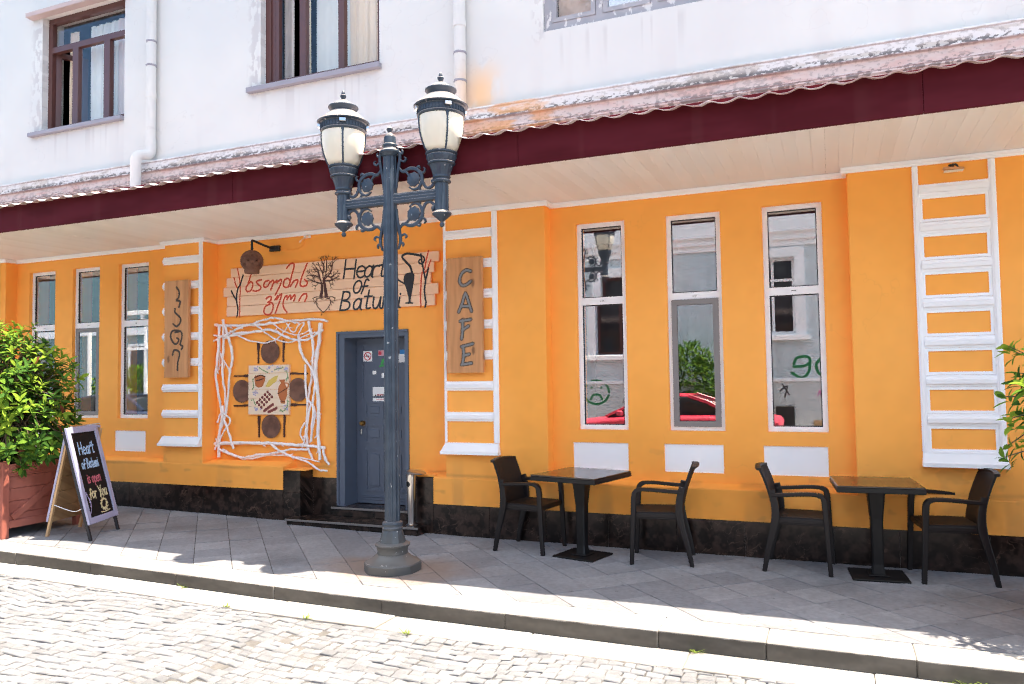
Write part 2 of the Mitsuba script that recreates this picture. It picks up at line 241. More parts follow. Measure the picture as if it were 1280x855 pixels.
# ------------------------------------------------------------------ lettering and drawing traces (metres on their own board: x, z)
TR = {'geo':[[(-6.414,2.912),(-6.464,2.785),(-6.499,2.731),(-6.478,2.69),(-6.421,2.704),(-6.393,2.77),(-6.421,2.805),(-6.464,2.78)],[(-6.266,2.818),(-6.322,2.81),(-6.336,2.786),(-6.28,2.74),(-6.28,2.707),(-6.336,2.687),(-6.392,2.696)],[(-6.154,2.806),(-6.21,2.792),(-6.231,2.749),(-6.21,2.725),(-6.168,2.739),(-6.14,2.788)],[(-6.147,2.772),(-6.092,2.802),(-6.085,2.773),(-6.126,2.687)],[(-6.068,2.772),(-6.034,2.798),(-6.037,2.77),(-5.989,2.801),(-5.968,2.794),(-5.989,2.734),(-6.057,2.627)],[(-5.893,2.933),(-5.839,2.979),(-5.792,2.981),(-5.785,2.942),(-5.812,2.867),(-5.86,2.726),(-5.907,2.707),(-5.941,2.731),(-5.921,2.796),(-5.873,2.81),(-5.846,2.781)],[(-5.839,2.714),(-5.792,2.772),(-5.738,2.785),(-5.732,2.763),(-5.765,2.704)],[(-5.598,2.968),(-5.665,2.835),(-5.698,2.739),(-5.678,2.705),(-5.612,2.712),(-5.598,2.749),(-5.638,2.784)],[(-6.196,2.584),(-6.154,2.61),(-6.119,2.603),(-6.126,2.564),(-6.168,2.544),(-6.099,2.529),(-6.092,2.473),(-6.126,2.408),(-6.182,2.397),(-6.226,2.424),(-6.21,2.49),(-6.14,2.52)],[(-6.064,2.566),(-6.023,2.614),(-6.037,2.57),(-5.989,2.623),(-5.968,2.611),(-6.057,2.411)],[(-5.887,2.408),(-5.934,2.466),(-5.945,2.521),(-5.921,2.586),(-5.887,2.607),(-5.887,2.562)],[(-5.887,2.568),(-5.839,2.609),(-5.833,2.56)],[(-5.83,2.565),(-5.779,2.612),(-5.772,2.578),(-5.792,2.541)],[(-5.719,2.537),(-5.665,2.605),(-5.612,2.613),(-5.605,2.58),(-5.632,2.527)]],
'heart':[[(-5.094,2.76),(-5.062,2.972)],[(-4.955,2.751),(-4.924,2.962)],[(-5.078,2.866),(-4.939,2.861)],[(-4.91,2.825),(-4.811,2.831),(-4.811,2.866),(-4.847,2.886),(-4.894,2.867),(-4.917,2.814),(-4.898,2.767),(-4.858,2.756),(-4.82,2.775)],[(-4.71,2.857),(-4.744,2.88),(-4.79,2.854),(-4.812,2.805),(-4.803,2.764),(-4.769,2.76),(-4.729,2.795),(-4.703,2.873)],[(-4.703,2.873),(-4.722,2.774),(-4.706,2.751)],[(-4.692,2.882),(-4.716,2.757)],[(-4.701,2.836),(-4.661,2.874),(-4.618,2.868)],[(-4.556,2.941),(-4.593,2.785),(-4.584,2.754),(-4.546,2.76)],[(-4.612,2.879),(-4.524,2.877)],[(-4.883,2.724),(-4.927,2.707),(-4.958,2.656),(-4.953,2.598),(-4.922,2.585),(-4.882,2.606),(-4.855,2.659),(-4.858,2.703),(-4.883,2.724)],[(-4.757,2.716),(-4.774,2.734),(-4.799,2.719),(-4.831,2.633),(-4.858,2.575)],[(-4.854,2.654),(-4.774,2.656)],[(-5.146,2.4),(-5.095,2.611)],[(-5.1,2.607),(-5.025,2.6),(-5.011,2.559),(-5.047,2.518),(-5.11,2.509),(-5.031,2.492),(-5.012,2.446),(-5.054,2.404),(-5.146,2.4)],[(-4.861,2.497),(-4.894,2.52),(-4.94,2.493),(-4.962,2.445),(-4.953,2.405),(-4.919,2.401),(-4.88,2.437),(-4.854,2.514)],[(-4.854,2.514),(-4.873,2.416),(-4.857,2.394)],[(-4.752,2.607),(-4.792,2.436),(-4.782,2.403),(-4.74,2.41)],[(-4.813,2.539),(-4.716,2.538)],[(-4.692,2.527),(-4.706,2.433),(-4.684,2.401),(-4.642,2.42),(-4.602,2.522)],[(-4.602,2.522),(-4.617,2.418),(-4.596,2.396)],[(-4.563,2.523),(-4.581,2.402)],[(-4.569,2.483),(-4.534,2.521),(-4.514,2.496),(-4.529,2.399)],[(-4.517,2.48),(-4.476,2.518),(-4.456,2.493),(-4.469,2.407),(-4.452,2.396)],[(-4.361,2.504),(-4.376,2.414),(-4.358,2.395)],[(-4.351,2.539),(-4.35,2.545)]],
'redtwig':[[(-6.629,2.978),(-6.6,2.862),(-6.585,2.736),(-6.592,2.588),(-6.594,2.39)],[(-6.679,2.867),(-6.657,2.786),(-6.621,2.732)],[(-3.998,2.992),(-4.028,2.887),(-4.046,2.806),(-4.081,2.747),(-4.094,2.625),(-4.101,2.503),(-4.096,2.386)],[(-3.97,2.893),(-4.011,2.794),(-4.046,2.76)]],
'blktwig':[[(-6.542,2.892),(-6.585,2.781),(-6.628,2.715),(-6.642,2.591),(-6.62,2.488),(-6.634,2.392)],[(-6.722,2.709),(-6.679,2.639),(-6.638,2.591)],[(-4.091,2.963),(-4.074,2.849),(-4.047,2.724),(-4.036,2.663),(-4.05,2.582),(-4.043,2.48),(-4.032,2.438),(-4.044,2.383)],[(-4.036,2.673),(-4.018,2.733),(-4.0,2.803)]],
'jug':[[(-4.186,2.764),(-4.174,2.722),(-4.199,2.58),(-4.224,2.458),(-4.195,2.442),(-4.195,2.428),(-4.283,2.433),(-4.283,2.446),(-4.245,2.46),(-4.27,2.574),(-4.306,2.679),(-4.298,2.741),(-4.256,2.769)]],
'jugline':[[(-4.203,2.76),(-4.22,2.828),(-4.267,2.883),(-4.32,2.939),(-4.313,2.969),(-4.254,2.981),(-4.16,2.963),(-4.096,2.948)],[(-4.096,2.948),(-4.062,2.935),(-4.047,2.898),(-4.068,2.864),(-4.105,2.861),(-4.117,2.888),(-4.097,2.907)],[(-4.298,2.653),(-4.352,2.682),(-4.393,2.716),(-4.408,2.748),(-4.392,2.773)]],
'trunk':[[(-5.426,2.565),(-5.402,2.656),(-5.408,2.732),(-5.386,2.73),(-5.376,2.654),(-5.387,2.568)],[(-5.35,2.566),(-5.36,2.653),(-5.378,2.752),(-5.356,2.772),(-5.337,2.695),(-5.311,2.564)]],
'limb':[[(-5.398,2.72),(-5.421,2.787),(-5.467,2.811),(-5.526,2.821)],[(-5.421,2.787),(-5.44,2.864),(-5.473,2.91)],[(-5.398,2.72),(-5.454,2.735),(-5.526,2.761)],[(-5.369,2.751),(-5.382,2.838),(-5.414,2.895)],[(-5.369,2.751),(-5.336,2.835),(-5.323,2.964)],[(-5.356,2.766),(-5.298,2.811),(-5.259,2.863),(-5.246,2.937)],[(-5.35,2.75),(-5.285,2.746),(-5.227,2.764)],[(-5.33,2.803),(-5.266,2.788),(-5.227,2.807)],[(-5.382,2.838),(-5.362,2.913),(-5.381,2.958)]],
'root':[[(-5.376,2.562),(-5.454,2.545),(-5.474,2.497),(-5.429,2.43),(-5.37,2.384)],[(-5.363,2.562),(-5.286,2.536),(-5.276,2.487),(-5.312,2.435),(-5.37,2.384)],[(-5.415,2.565),(-5.48,2.568),(-5.526,2.554)],[(-5.454,2.545),(-5.5,2.499)],[(-5.312,2.559),(-5.26,2.562),(-5.209,2.543)],[(-5.279,2.52),(-5.228,2.485)],[(-5.376,2.568),(-5.379,2.536)]],
'twigs':[(0.019,[(-6.992,2.306),(-6.771,2.292),(-6.37,2.281),(-6.091,2.292),(-5.818,2.314),(-5.473,2.314),(-5.318,2.286)]),(0.0175,[(-6.829,2.139),(-6.626,2.189),(-6.313,2.2),(-6.118,2.215),(-5.9,2.119),(-5.738,2.081),(-5.579,2.087),(-5.37,2.187)]),(0.0146,[(-7.035,2.088),(-6.858,2.152),(-6.597,2.245),(-6.37,2.303),(-6.174,2.344),(-6.036,2.352),(-5.845,2.308),(-5.711,2.276)]),(0.0102,[(-6.742,2.227),(-6.511,2.117),(-6.229,2.063),(-6.036,2.113),(-5.845,2.282)]),(0.0102,[(-6.37,2.303),(-6.201,2.185),(-6.036,2.091),(-5.819,2.062),(-5.579,2.141),(-5.396,2.177)]),(0.0117,[(-6.976,2.179),(-6.683,2.157),(-6.285,2.21)]),(0.0088,[(-6.118,2.293),(-5.899,2.174),(-5.711,2.145),(-5.526,2.204)]),(0.0088,[(-5.899,2.284),(-5.792,2.17),(-5.711,2.255),(-5.631,2.284)]),(0.0175,[(-6.903,2.291),(-6.911,2.004),(-6.939,1.707),(-6.914,1.479),(-6.854,1.229),(-6.737,1.004),(-6.664,0.803)]),(0.0175,[(-6.859,2.369),(-6.843,2.048),(-6.862,1.706),(-6.826,1.433),(-6.81,1.184)]),(0.0175,[(-6.815,2.299),(-6.712,2.022),(-6.706,1.862),(-6.74,1.75),(-6.754,1.501),(-6.796,1.229),(-6.897,1.002),(-6.975,0.785)]),(0.0117,[(-6.872,1.958),(-6.813,1.842),(-6.74,1.75)]),(0.0117,[(-6.911,2.211),(-6.916,1.867),(-6.95,1.708)]),(0.0205,[(-6.91,0.696),(-6.906,0.956),(-6.854,1.161),(-6.84,1.32)]),(0.0132,[(-6.927,1.115),(-6.854,1.229),(-6.709,1.139),(-6.824,1.003),(-6.94,0.82)]),(0.0234,[(-6.999,0.853),(-6.679,0.87),(-6.311,0.877),(-6.09,0.877),(-5.82,0.865),(-5.556,0.859),(-5.361,0.842)]),(0.0175,[(-6.896,0.787),(-6.707,0.735),(-6.536,0.695),(-6.339,0.733),(-6.09,0.761),(-5.82,0.811),(-5.582,0.816)]),(0.0146,[(-6.104,0.87),(-5.954,0.786),(-5.793,0.725),(-5.582,0.677),(-5.427,0.596),(-5.311,0.583)]),(0.0117,[(-6.852,0.788),(-6.621,0.703),(-6.451,0.686),(-6.172,0.737),(-5.9,0.737),(-5.635,0.708),(-5.439,0.681)]),(0.0263,[(-5.408,2.264),(-5.443,2.007),(-5.475,1.771),(-5.445,1.47),(-5.438,1.235),(-5.451,1.0),(-5.413,0.703)]),(0.0175,[(-5.725,2.146),(-5.659,1.904),(-5.527,1.75),(-5.475,1.577),(-5.515,1.384),(-5.508,1.191),(-5.529,0.913)]),(0.0175,[(-5.592,2.293),(-5.526,2.074),(-5.514,1.901),(-5.554,1.643),(-5.594,1.363),(-5.607,1.105),(-5.595,0.848),(-5.53,0.689)]),(0.0146,[(-5.619,1.795),(-5.607,1.536),(-5.594,1.277),(-5.621,1.062),(-5.634,0.911)]),(0.0132,[(-5.528,1.363),(-5.568,1.191),(-5.608,1.019),(-5.661,0.846)]),(0.0117,[(-5.634,1.126),(-5.713,0.996),(-5.66,0.911),(-5.582,0.805)]),(0.0117,[(-5.581,1.385),(-5.502,1.277),(-5.516,1.063),(-5.556,0.891)]),(0.0088,[(-5.631,2.273),(-5.711,2.145),(-5.685,2.036)]),(0.0175,[(-5.4,0.852),(-5.362,0.747),(-5.298,0.643)]),(0.0088,[(-5.438,1.235),(-5.394,1.224)])],
'p_pot':[[(-6.368,1.649),(-6.348,1.555),(-6.309,1.536),(-6.25,1.546),(-6.215,1.616),(-6.211,1.662),(-6.28,1.679),(-6.358,1.672)]],
'p_jug':[[(-5.996,1.621),(-5.92,1.62),(-5.933,1.585),(-5.89,1.52),(-5.89,1.444),(-5.924,1.368),(-5.92,1.349),(-5.977,1.349),(-5.981,1.375),(-6.019,1.46),(-6.009,1.537),(-5.971,1.582)]],
'p_jugh':[[(-5.928,1.582),(-5.877,1.578),(-5.871,1.543),(-5.901,1.513)]],
'p_leaf':[[(-6.202,1.546),(-6.153,1.615),(-6.076,1.657),(-6.019,1.672),(-6.048,1.606),(-6.153,1.541)]],
'p_berry':[(-6.328,1.356),(-6.297,1.328),(-6.265,1.3),(-6.289,1.387),(-6.258,1.359),(-6.227,1.331),(-6.25,1.418),(-6.219,1.39),(-6.188,1.362),(-6.211,1.449),(-6.18,1.421),(-6.149,1.393),(-6.172,1.479),(-6.142,1.451),(-6.111,1.423)],
'p_saus':[[(-6.221,1.257),(-6.163,1.294),(-6.095,1.334)],[(-6.157,1.245),(-6.105,1.263),(-6.042,1.288)]],
'p_flow':[(-6.338,1.758),(-6.134,1.754),(-6.019,1.749),(-5.901,1.75),(-6.363,1.462),(-5.909,1.299),(-6.328,1.275)],
'p_green':[[(-6.299,1.772),(-6.231,1.732),(-6.182,1.716)],[(-6.057,1.745),(-5.962,1.758)],[(-5.895,1.727),(-5.877,1.658),(-5.905,1.627)],[(-6.397,1.634),(-6.377,1.555),(-6.397,1.509)],[(-5.886,1.383),(-5.877,1.322),(-5.933,1.261)],[(-5.981,1.276),(-5.943,1.246)],[(-6.387,1.4),(-6.357,1.337)]],
'kafe':[[(-7.323,2.762),(-7.282,2.713),(-7.282,2.644),(-7.322,2.6),(-7.261,2.589),(-7.281,2.521)],[(-7.341,2.501),(-7.341,2.455),(-7.26,2.39),(-7.259,2.328),(-7.319,2.285),(-7.37,2.317)],[(-7.248,2.221),(-7.319,2.239),(-7.39,2.226),(-7.41,2.165),(-7.379,2.103),(-7.328,2.07),(-7.278,2.115),(-7.308,2.146)],[(-7.339,2.213),(-7.248,2.221),(-7.228,2.159),(-7.257,2.068),(-7.217,2.044),(-7.236,2.007)],[(-7.377,1.942),(-7.357,1.995),(-7.297,1.993),(-7.266,1.947),(-7.295,1.84),(-7.295,1.757)]],
'cafe':[[[(-3.363,2.694),(-3.413,2.709),(-3.465,2.674),(-3.491,2.607),(-3.466,2.556),(-3.415,2.556),(-3.364,2.591)]],[[(-3.503,2.285),(-3.46,2.374),(-3.425,2.472),(-3.392,2.386),(-3.359,2.286)],[(-3.477,2.342),(-3.376,2.337)]],[[(-3.462,2.199),(-3.46,2.099),(-3.473,2.008)],[(-3.488,2.189),(-3.369,2.202)],[(-3.467,2.096),(-3.395,2.136)]],[[(-3.457,1.931),(-3.45,1.84),(-3.468,1.749)],[(-3.474,1.929),(-3.347,1.955)],[(-3.458,1.837),(-3.39,1.85)],[(-3.476,1.746),(-3.366,1.759)]]],
'font':{'H':[[(0,0),(0,1)],[(0.55,0),(0.55,1)],[(0,0.5),(0.55,0.52)]],'e':[[(0.04,0.3),(0.42,0.36),(0.4,0.52),(0.25,0.6),(0.08,0.5),(0.02,0.25),(0.12,0.04),(0.28,0),(0.42,0.1)]],'a':[[(0.4,0.5),(0.25,0.6),(0.08,0.46),(0.02,0.22),(0.08,0.03),(0.22,0.02),(0.36,0.2),(0.42,0.58)],[(0.42,0.58),(0.4,0.1),(0.48,0)]],'r':[[(0.05,0.6),(0.03,0)],[(0.04,0.38),(0.18,0.57),(0.36,0.56)]],'t':[[(0.2,0.95),(0.14,0.15),(0.2,0.0),(0.36,0.04)],[(0,0.62),(0.38,0.64)]],'O':[[(0.28,0.72),(0.1,0.62),(0.0,0.35),(0.06,0.06),(0.2,0),(0.36,0.12),(0.44,0.4),(0.4,0.62),(0.28,0.72)]],'o':[[(0.22,0.6),(0.06,0.5),(0.0,0.28),(0.06,0.06),(0.2,0),(0.34,0.1),(0.4,0.32),(0.36,0.52),(0.22,0.6)]],'f':[[(0.46,0.82),(0.36,0.92),(0.25,0.82),(0.15,0.3),(0.06,-0.05)],[(0.02,0.42),(0.42,0.46)]],'B':[[(0,0),(0.08,1)],[(0.06,0.98),(0.36,0.97),(0.44,0.78),(0.32,0.58),(0.08,0.52),(0.4,0.46),(0.5,0.25),(0.36,0.04),(0,0)]],'u':[[(0.03,0.6),(0.03,0.15),(0.14,0),(0.3,0.1),(0.4,0.6)],[(0.4,0.6),(0.4,0.1),(0.5,0)]],'m':[[(0.03,0.6),(0.03,0)],[(0.03,0.4),(0.15,0.6),(0.25,0.48),(0.25,0)],[(0.25,0.4),(0.4,0.6),(0.5,0.48),(0.5,0.05),(0.58,0)]],'i':[[(0.05,0.6),(0.04,0.1),(0.14,0)],[(0.07,0.8),(0.075,0.83)]],'s':[[(0.34,0.5),(0.2,0.6),(0.06,0.48),(0.3,0.2),(0.26,0.03),(0.1,0),(0,0.1)]],'p':[[(0.04,0.6),(0.02,-0.36)],[(0.04,0.45),(0.2,0.6),(0.38,0.45),(0.36,0.12),(0.2,0),(0.04,0.1)]],'n':[[(0.03,0.6),(0.03,0)],[(0.03,0.4),(0.2,0.6),(0.34,0.48),(0.34,0.05),(0.42,0)]],'Y':[[(0,1),(0.28,0.5)],[(0.6,1),(0.2,0)]]},
'stick':{'nosmoke':(-5.009,-4.889,1.818,1.939),'red':(-4.808,-4.664,1.878,1.943),'green':(-4.783,-4.665,1.739,1.851),'small':(-4.885,-4.836,1.668,1.708),'white':(-4.882,-4.667,1.351,1.523),'info':(-4.57,-4.434,1.799,1.896),'blue':(-4.517,-4.438,1.893,1.941),'wht2':(-4.762,-4.666,1.629,1.683)}}

# ------------------------------------------------------------------ shapes
def zg(x): return 0.0138 * np.clip(-np.asarray(x, float) - 3.5, 0, 9)
def onground(m):
    m.vertices[:, 2] += zg(m.vertices[:, 0]); return m
def cat(*ms):
    ms = [x for x in (ms[0] if len(ms) == 1 and isinstance(ms[0], (list, tuple)) else ms)]
    return trimesh.util.concatenate(ms)
def _unit():
    v = []
    for sx in (-1, 1):
        for sy in (-1, 1):
            for sz in (-1, 1):
                for a in range(3): v.append((sx, sy, sz, a))
    pts = np.array([[s[i] * (1.0 if i == s[3] else 0.8) for i in range(3)] for s in v], float)
    h = trimesh.convex.convex_hull(pts)
    idx = [int(np.argmin(((pts - q) ** 2).sum(1))) for q in h.vertices]
    return v, np.array(idx)[h.faces]
_UV, _UF = _unit()
def bx(x0, x1, y0, y1, z0, z1, b=0.003):
    lo, hi = np.array([min(x0, x1), min(y0, y1), min(z0, z1)]), np.array([max(x0, x1), max(y0, y1), max(z0, z1)])
    if b <= 0: return trimesh.creation.box(bounds=[lo, hi])
    b = min(b, 0.45 * (hi - lo).min()); out = np.empty((24, 3))
    for i, s in enumerate(_UV):
        for a in range(3):
            e = hi[a] if s[a] > 0 else lo[a]
            out[i, a] = e if s[3] == a else e - s[a] * b
    return trimesh.Trimesh(out, _UF, process=False)
def rot(m, deg, axis=(0, 0, 1), at=(0, 0, 0)):
    m.apply_transform(trimesh.transformations.rotation_matrix(math.radians(deg), axis, at)); return m
def mv(m, x=0, y=0, z=0): m.apply_translation((x, y, z)); return m
def ex(poly, d):
    gs = getattr(poly, 'geoms', [poly])
    return cat([trimesh.creation.extrude_polygon(g, d, engine='earcut') for g in gs if g.area > 1e-9])
def xz(poly, y0, y1):
    """polygon in (x, z), standing between y0 (front) and y1."""
    m = ex(poly, abs(y1 - y0)); v = m.vertices.copy()
    m.vertices = np.c_[v[:, 0], max(y0, y1) - v[:, 2], v[:, 1]]
    return m
def profile_x(yz, x0, x1):
    m = ex(Polygon(yz), abs(x1 - x0)); v = m.vertices.copy()
    m.vertices = np.c_[v[:, 2] + min(x0, x1), v[:, 0], v[:, 1]]
    return m
def lathe(prof, n=32, at=(0, 0, 0), rfun=None):
    prof = np.array(prof, float); a = np.arange(n) * 2 * np.pi / n
    k = np.ones(n) if rfun is None else rfun(a)
    v = np.array([[r * kk * math.cos(t), r * kk * math.sin(t), z] for r, z in prof for t, kk in zip(a, k)]).reshape(-1, 3)
    f = []
    for i in range(len(prof) - 1):
        for j in range(n):
            q = (i * n + j, i * n + (j + 1) % n, (i + 1) * n + (j + 1) % n, (i + 1) * n + j)
            f += [(q[0], q[1], q[2]), (q[0], q[2], q[3])]
    b, t = len(v), len(v) + 1
    v = np.vstack([v, [0, 0, prof[0, 1]], [0, 0, prof[-1, 1]]])
    for j in range(n):
        f += [(b, (j + 1) % n, j), (t, (len(prof) - 1) * n + j, (len(prof) - 1) * n + (j + 1) % n)]
    return mv(trimesh.Trimesh(v, f, process=False), *at)
def smoothpath(p, n=4):
    p = np.array(p, float)
    if len(p) < 3 or n < 2: return p
    q = np.vstack([2 * p[0] - p[1], p, 2 * p[-1] - p[-2]]); out = []
    for i in range(1, len(q) - 2):
        for t in np.linspace(0, 1, n, endpoint=False):
            a, b, c, d = q[i - 1:i + 3]
            out.append(0.5 * (2 * b + (c - a) * t + (2 * a - 5 * b + 4 * c - d) * t ** 2 + (3 * b - a - 3 * c + d) * t ** 3))
    return np.vstack([out, p[-1:]])
def tube(path, r, n=8, flat=None):
    p = np.array(path, float); m = len(p); r = np.broadcast_to(np.asarray(r, float), (m,))
    t = np.gradient(p, axis=0); t /= np.linalg.norm(t, axis=1, keepdims=True) + 1e-12
    ref = np.array([0, 0, 1.0]) if abs(t[0][2]) < 0.9 else np.array([1.0, 0, 0])
    a = np.cross(t[0], ref); a /= np.linalg.norm(a); v = []
    ang = np.arange(n) * 2 * np.pi / n
    for i in range(m):
        a = a - t[i] * (a @ t[i]); a /= np.linalg.norm(a); b = np.cross(t[i], a)
        v.append(p[i] + r[i] * (np.cos(ang)[:, None] * a + np.sin(ang)[:, None] * b))
    v = np.vstack(v); f = []
    for i in range(m - 1):
        for j in range(n):
            q = (i * n + j, i * n + (j + 1) % n, (i + 1) * n + (j + 1) % n, (i + 1) * n + j)
            f += [(q[0], q[2], q[1]), (q[0], q[3], q[2])]
    v = np.vstack([v, p[:1], p[-1:]]); c0, c1 = len(v) - 2, len(v) - 1
    for j in range(n):
        f += [(c0, j, (j + 1) % n), (c1, (m - 1) * n + (j + 1) % n, (m - 1) * n + j)]
    mesh = trimesh.Trimesh(v, f, process=False)
    if mesh.volume < 0: mesh.invert()
    return mesh
def bar(path, w, h, side=(0, 1, 0), b=0.25):
    """rounded-rectangular bar along a path; w across 'side', h across the third direction. w, h may vary along the path."""
    p = np.array(path, float); m = len(p); w = np.broadcast_to(w, (m,)); h = np.broadcast_to(h, (m,))
    t = np.gradient(p, axis=0); t /= np.linalg.norm(t, axis=1, keepdims=True)
    s = np.array(side, float); v = []
    k = np.array([(1, b), (1, 1 - b), (1 - b, 1), (b, 1)]) if False else None
    cs = [(-1 + b, -1), (1 - b, -1), (1, -1 + b), (1, 1 - b), (1 - b, 1), (-1 + b, 1), (-1, 1 - b), (-1, -1 + b)]
    for i in range(m):
        a = s - t[i] * (s @ t[i]); a /= np.linalg.norm(a); c = np.cross(t[i], a)
        v += [p[i] + a * u * w[i] / 2 + c * q * h[i] / 2 for u, q in cs]
    n = 8; f = []
    for i in range(m - 1):
        for j in range(n):
            q = (i * n + j, i * n + (j + 1) % n, (i + 1) * n + (j + 1) % n, (i + 1) * n + j)
            f += [(q[0], q[1], q[2]), (q[0], q[2], q[3])]
    for j in range(1, n - 1): f += [(0, j + 1, j), ((m - 1) * n, (m - 1) * n + j, (m - 1) * n + j + 1)]
    mesh = trimesh.Trimesh(np.array(v), f, process=False)
    if mesh.volume < 0: mesh.invert()
    return mesh
def stroke(strokes, w, n=5):
    """strokes in a plane -> one polygon of their painted width."""
    g = []
    for s in strokes:
        p = smoothpath(s, n) if n > 1 else np.array(s)
        g.append(LineString(p).buffer(w / 2, quad_segs=3))
    return unary_union(g).simplify(w * 0.04)
def painted(path, poly, y, m, d=0.0012): return put(path, xz(poly, y - d, y), m)
def loft(rings, caps=True):
    R = np.array(rings, float); m, n = R.shape[:2]; v = R.reshape(-1, 3); f = []
    for i in range(m - 1):
        for j in range(n):
            q = (i * n + j, i * n + (j + 1) % n, (i + 1) * n + (j + 1) % n, (i + 1) * n + j)
            f += [(q[0], q[1], q[2]), (q[0], q[2], q[3])]
    if caps:
        v = np.vstack([v, R[0].mean(0), R[-1].mean(0)])
        for j in range(n): f += [(m * n, (j + 1) % n, j), (m * n + 1, (m - 1) * n + j, (m - 1) * n + (j + 1) % n)]
    mesh = trimesh.Trimesh(v, f, process=False)
    if mesh.volume < 0: mesh.invert()
    return mesh
def grid(fn, nu, nv, th=None):
    u, v = np.meshgrid(np.linspace(0, 1, nu), np.linspace(0, 1, nv), indexing='ij')
    P = fn(u, v); vs = P.reshape(-1, 3); f = []
    for i in range(nu - 1):
        for j in range(nv - 1):
            a = i * nv + j; f += [(a, a + nv, a + nv + 1), (a, a + nv + 1, a + 1)]
    if th is None: return trimesh.Trimesh(vs, f, process=False)
    n0 = len(vs); f = np.array(f); vs2 = np.vstack([vs, vs + np.asarray(th)]); ff = [f, f[:, ::-1] + n0]
    ring = [i * nv for i in range(nu)] + [(nu - 1) * nv + j for j in range(1, nv)] + [i * nv + nv - 1 for i in range(nu - 2, -1, -1)] + [j for j in range(nv - 2, 0, -1)]
    e = []
    for a, b in zip(ring, ring[1:] + ring[:1]): e += [(a, a + n0, b + n0), (a, b + n0, b)]
    mesh = trimesh.Trimesh(vs2, np.vstack(ff + [np.array(e)]), process=False)
    if mesh.volume < 0: mesh.invert()
    return mesh
def slab(poly, z0, z1, bev, jit=None):
    """convex polygon as a paving piece with a bevelled top."""
    p = np.array(poly.exterior.coords)[:-1]
    if Polygon(p).exterior.is_ccw is False: p = p[::-1]
    c = p.mean(0); n = len(p)
    d = c - p; L = np.linalg.norm(d, axis=1, keepdims=True)
    q = p + d / np.maximum(L, 1e-9) * np.minimum(bev * 1.4, 0.4 * L)
    zt = np.full(n, z1) if jit is None else z1 + jit[:n]
    v = np.vstack([np.c_[p, np.full(n, z0)], np.c_[p, zt - bev], np.c_[q, zt], [[*c, zt.mean() + (0 if jit is None else 0.002)]]]); f = []
    for i in range(n):
        j = (i + 1) % n
        for a in (0, n): f += [(a + i, a + j, a + n + j), (a + i, a + n + j, a + n + i)]
        f.append((3 * n, 2 * n + i, 2 * n + j))
    return trimesh.Trimesh(v, f, process=False)

# ------------------------------------------------------------------ ground, road, kerb, pavement
rng = np.random.default_rng(7); random.seed(7)
def sheet(x0, x1, y0, y1, z, nx=30):
    return onground(grid(lambda u, v: np.stack([x0 + (x1 - x0) * u, y0 + (y1 - y0) * v, z + 0 * u], -1), nx, 2))
g = struct('ground'); put(g, trimesh.Trimesh([(-400, -400, -0.42), (400, -400, -0.42), (400, 400, -0.42), (-400, 400, -0.42)], [(0, 1, 2), (0, 2, 3)], process=False), 'ground', own=True)
struct('road')
put('road__surface', sheet(-60, 40, -7.0, -2.3, -0.1215, 60), 'joint_sand')
put('road__far_setts', sheet(-60, 40, -6.6, -4.72, -0.1165, 60), 'road')
put('road__far_setts', sheet(-60, -9.62, -4.72, -2.50, -0.1165, 20), 'road')
put('road__far_setts', sheet(2.22, 40, -4.72, -2.50, -0.1165, 8), 'road')
# setts laid in shallow arcs
stones = []
def arc(u): return 0.045 * np.sin(u * 2.1 + 0.6) + 0.02 * np.sin(u * 5.3)
pitch = 0.076
for row in range(-3, 29):
    u = -9.6 + rng.random() * 0.1
    while u < 2.2:
        w = pitch * (0.98 + 0.50 * rng.random()); ym = -2.52 - row * pitch
        q = []
        for a, b in ((u + .0026, -1), (u + w - .0026, -1), (u + w - .0026, 1), (u + .0026, 1)):
            y = ym - arc(np.array(a)) + b * (pitch / 2 - 0.0026); q.append((a + rng.normal(0, .0036), float(y) + rng.normal(0, .0036)))
        P = Polygon(q)
        top = max(y for _, y in q)
        if top > -2.506:
            P = P.intersection(sbox(-20, -6, 10, -2.506))
        if not P.is_empty and P.geom_type == 'Polygon' and P.area > 0.0014 and P.exterior.coords[0][1] > -4.75:
            stones.append(P)
        u += w
def seen(x, y, z):
    d = np.array([x, y, z]) - CAM; w = d @ FWD; R = np.cross(FWD, UP)
    return w > 0.3 and abs(d @ R / w) < 0.67 and abs(d @ UP / w) < 0.45, w
near, far = [], [[], [], []]
for i, P in enumerate(stones):
    c = P.centroid; v, w = seen(c.x, c.y, -0.16); near.append((w if v else 99, i))
near = [i for w, i in sorted(near)[:300]]; ns = set(near)
for i, P in enumerate(stones):
    n = len(P.exterior.coords) - 1
    tilt = rng.normal(0, 0.0022, n); z1 = -0.1115 + rng.normal(0, 0.0028)
    c = P.centroid
    mesh = onground(slab(P, -0.16, z1, 0.0055, tilt)); k = int(rng.choice(3, p=[.5, .25, .25]))
    if i in ns: put('road__sett', mesh, f'cobble_{k}')
    else: far[k].append(mesh)
for k in range(3):
    kk = put('road__sett_field', cat(far[k]), f'cobble_{k}'); labels[kk] = {'kind': 'stuff'}
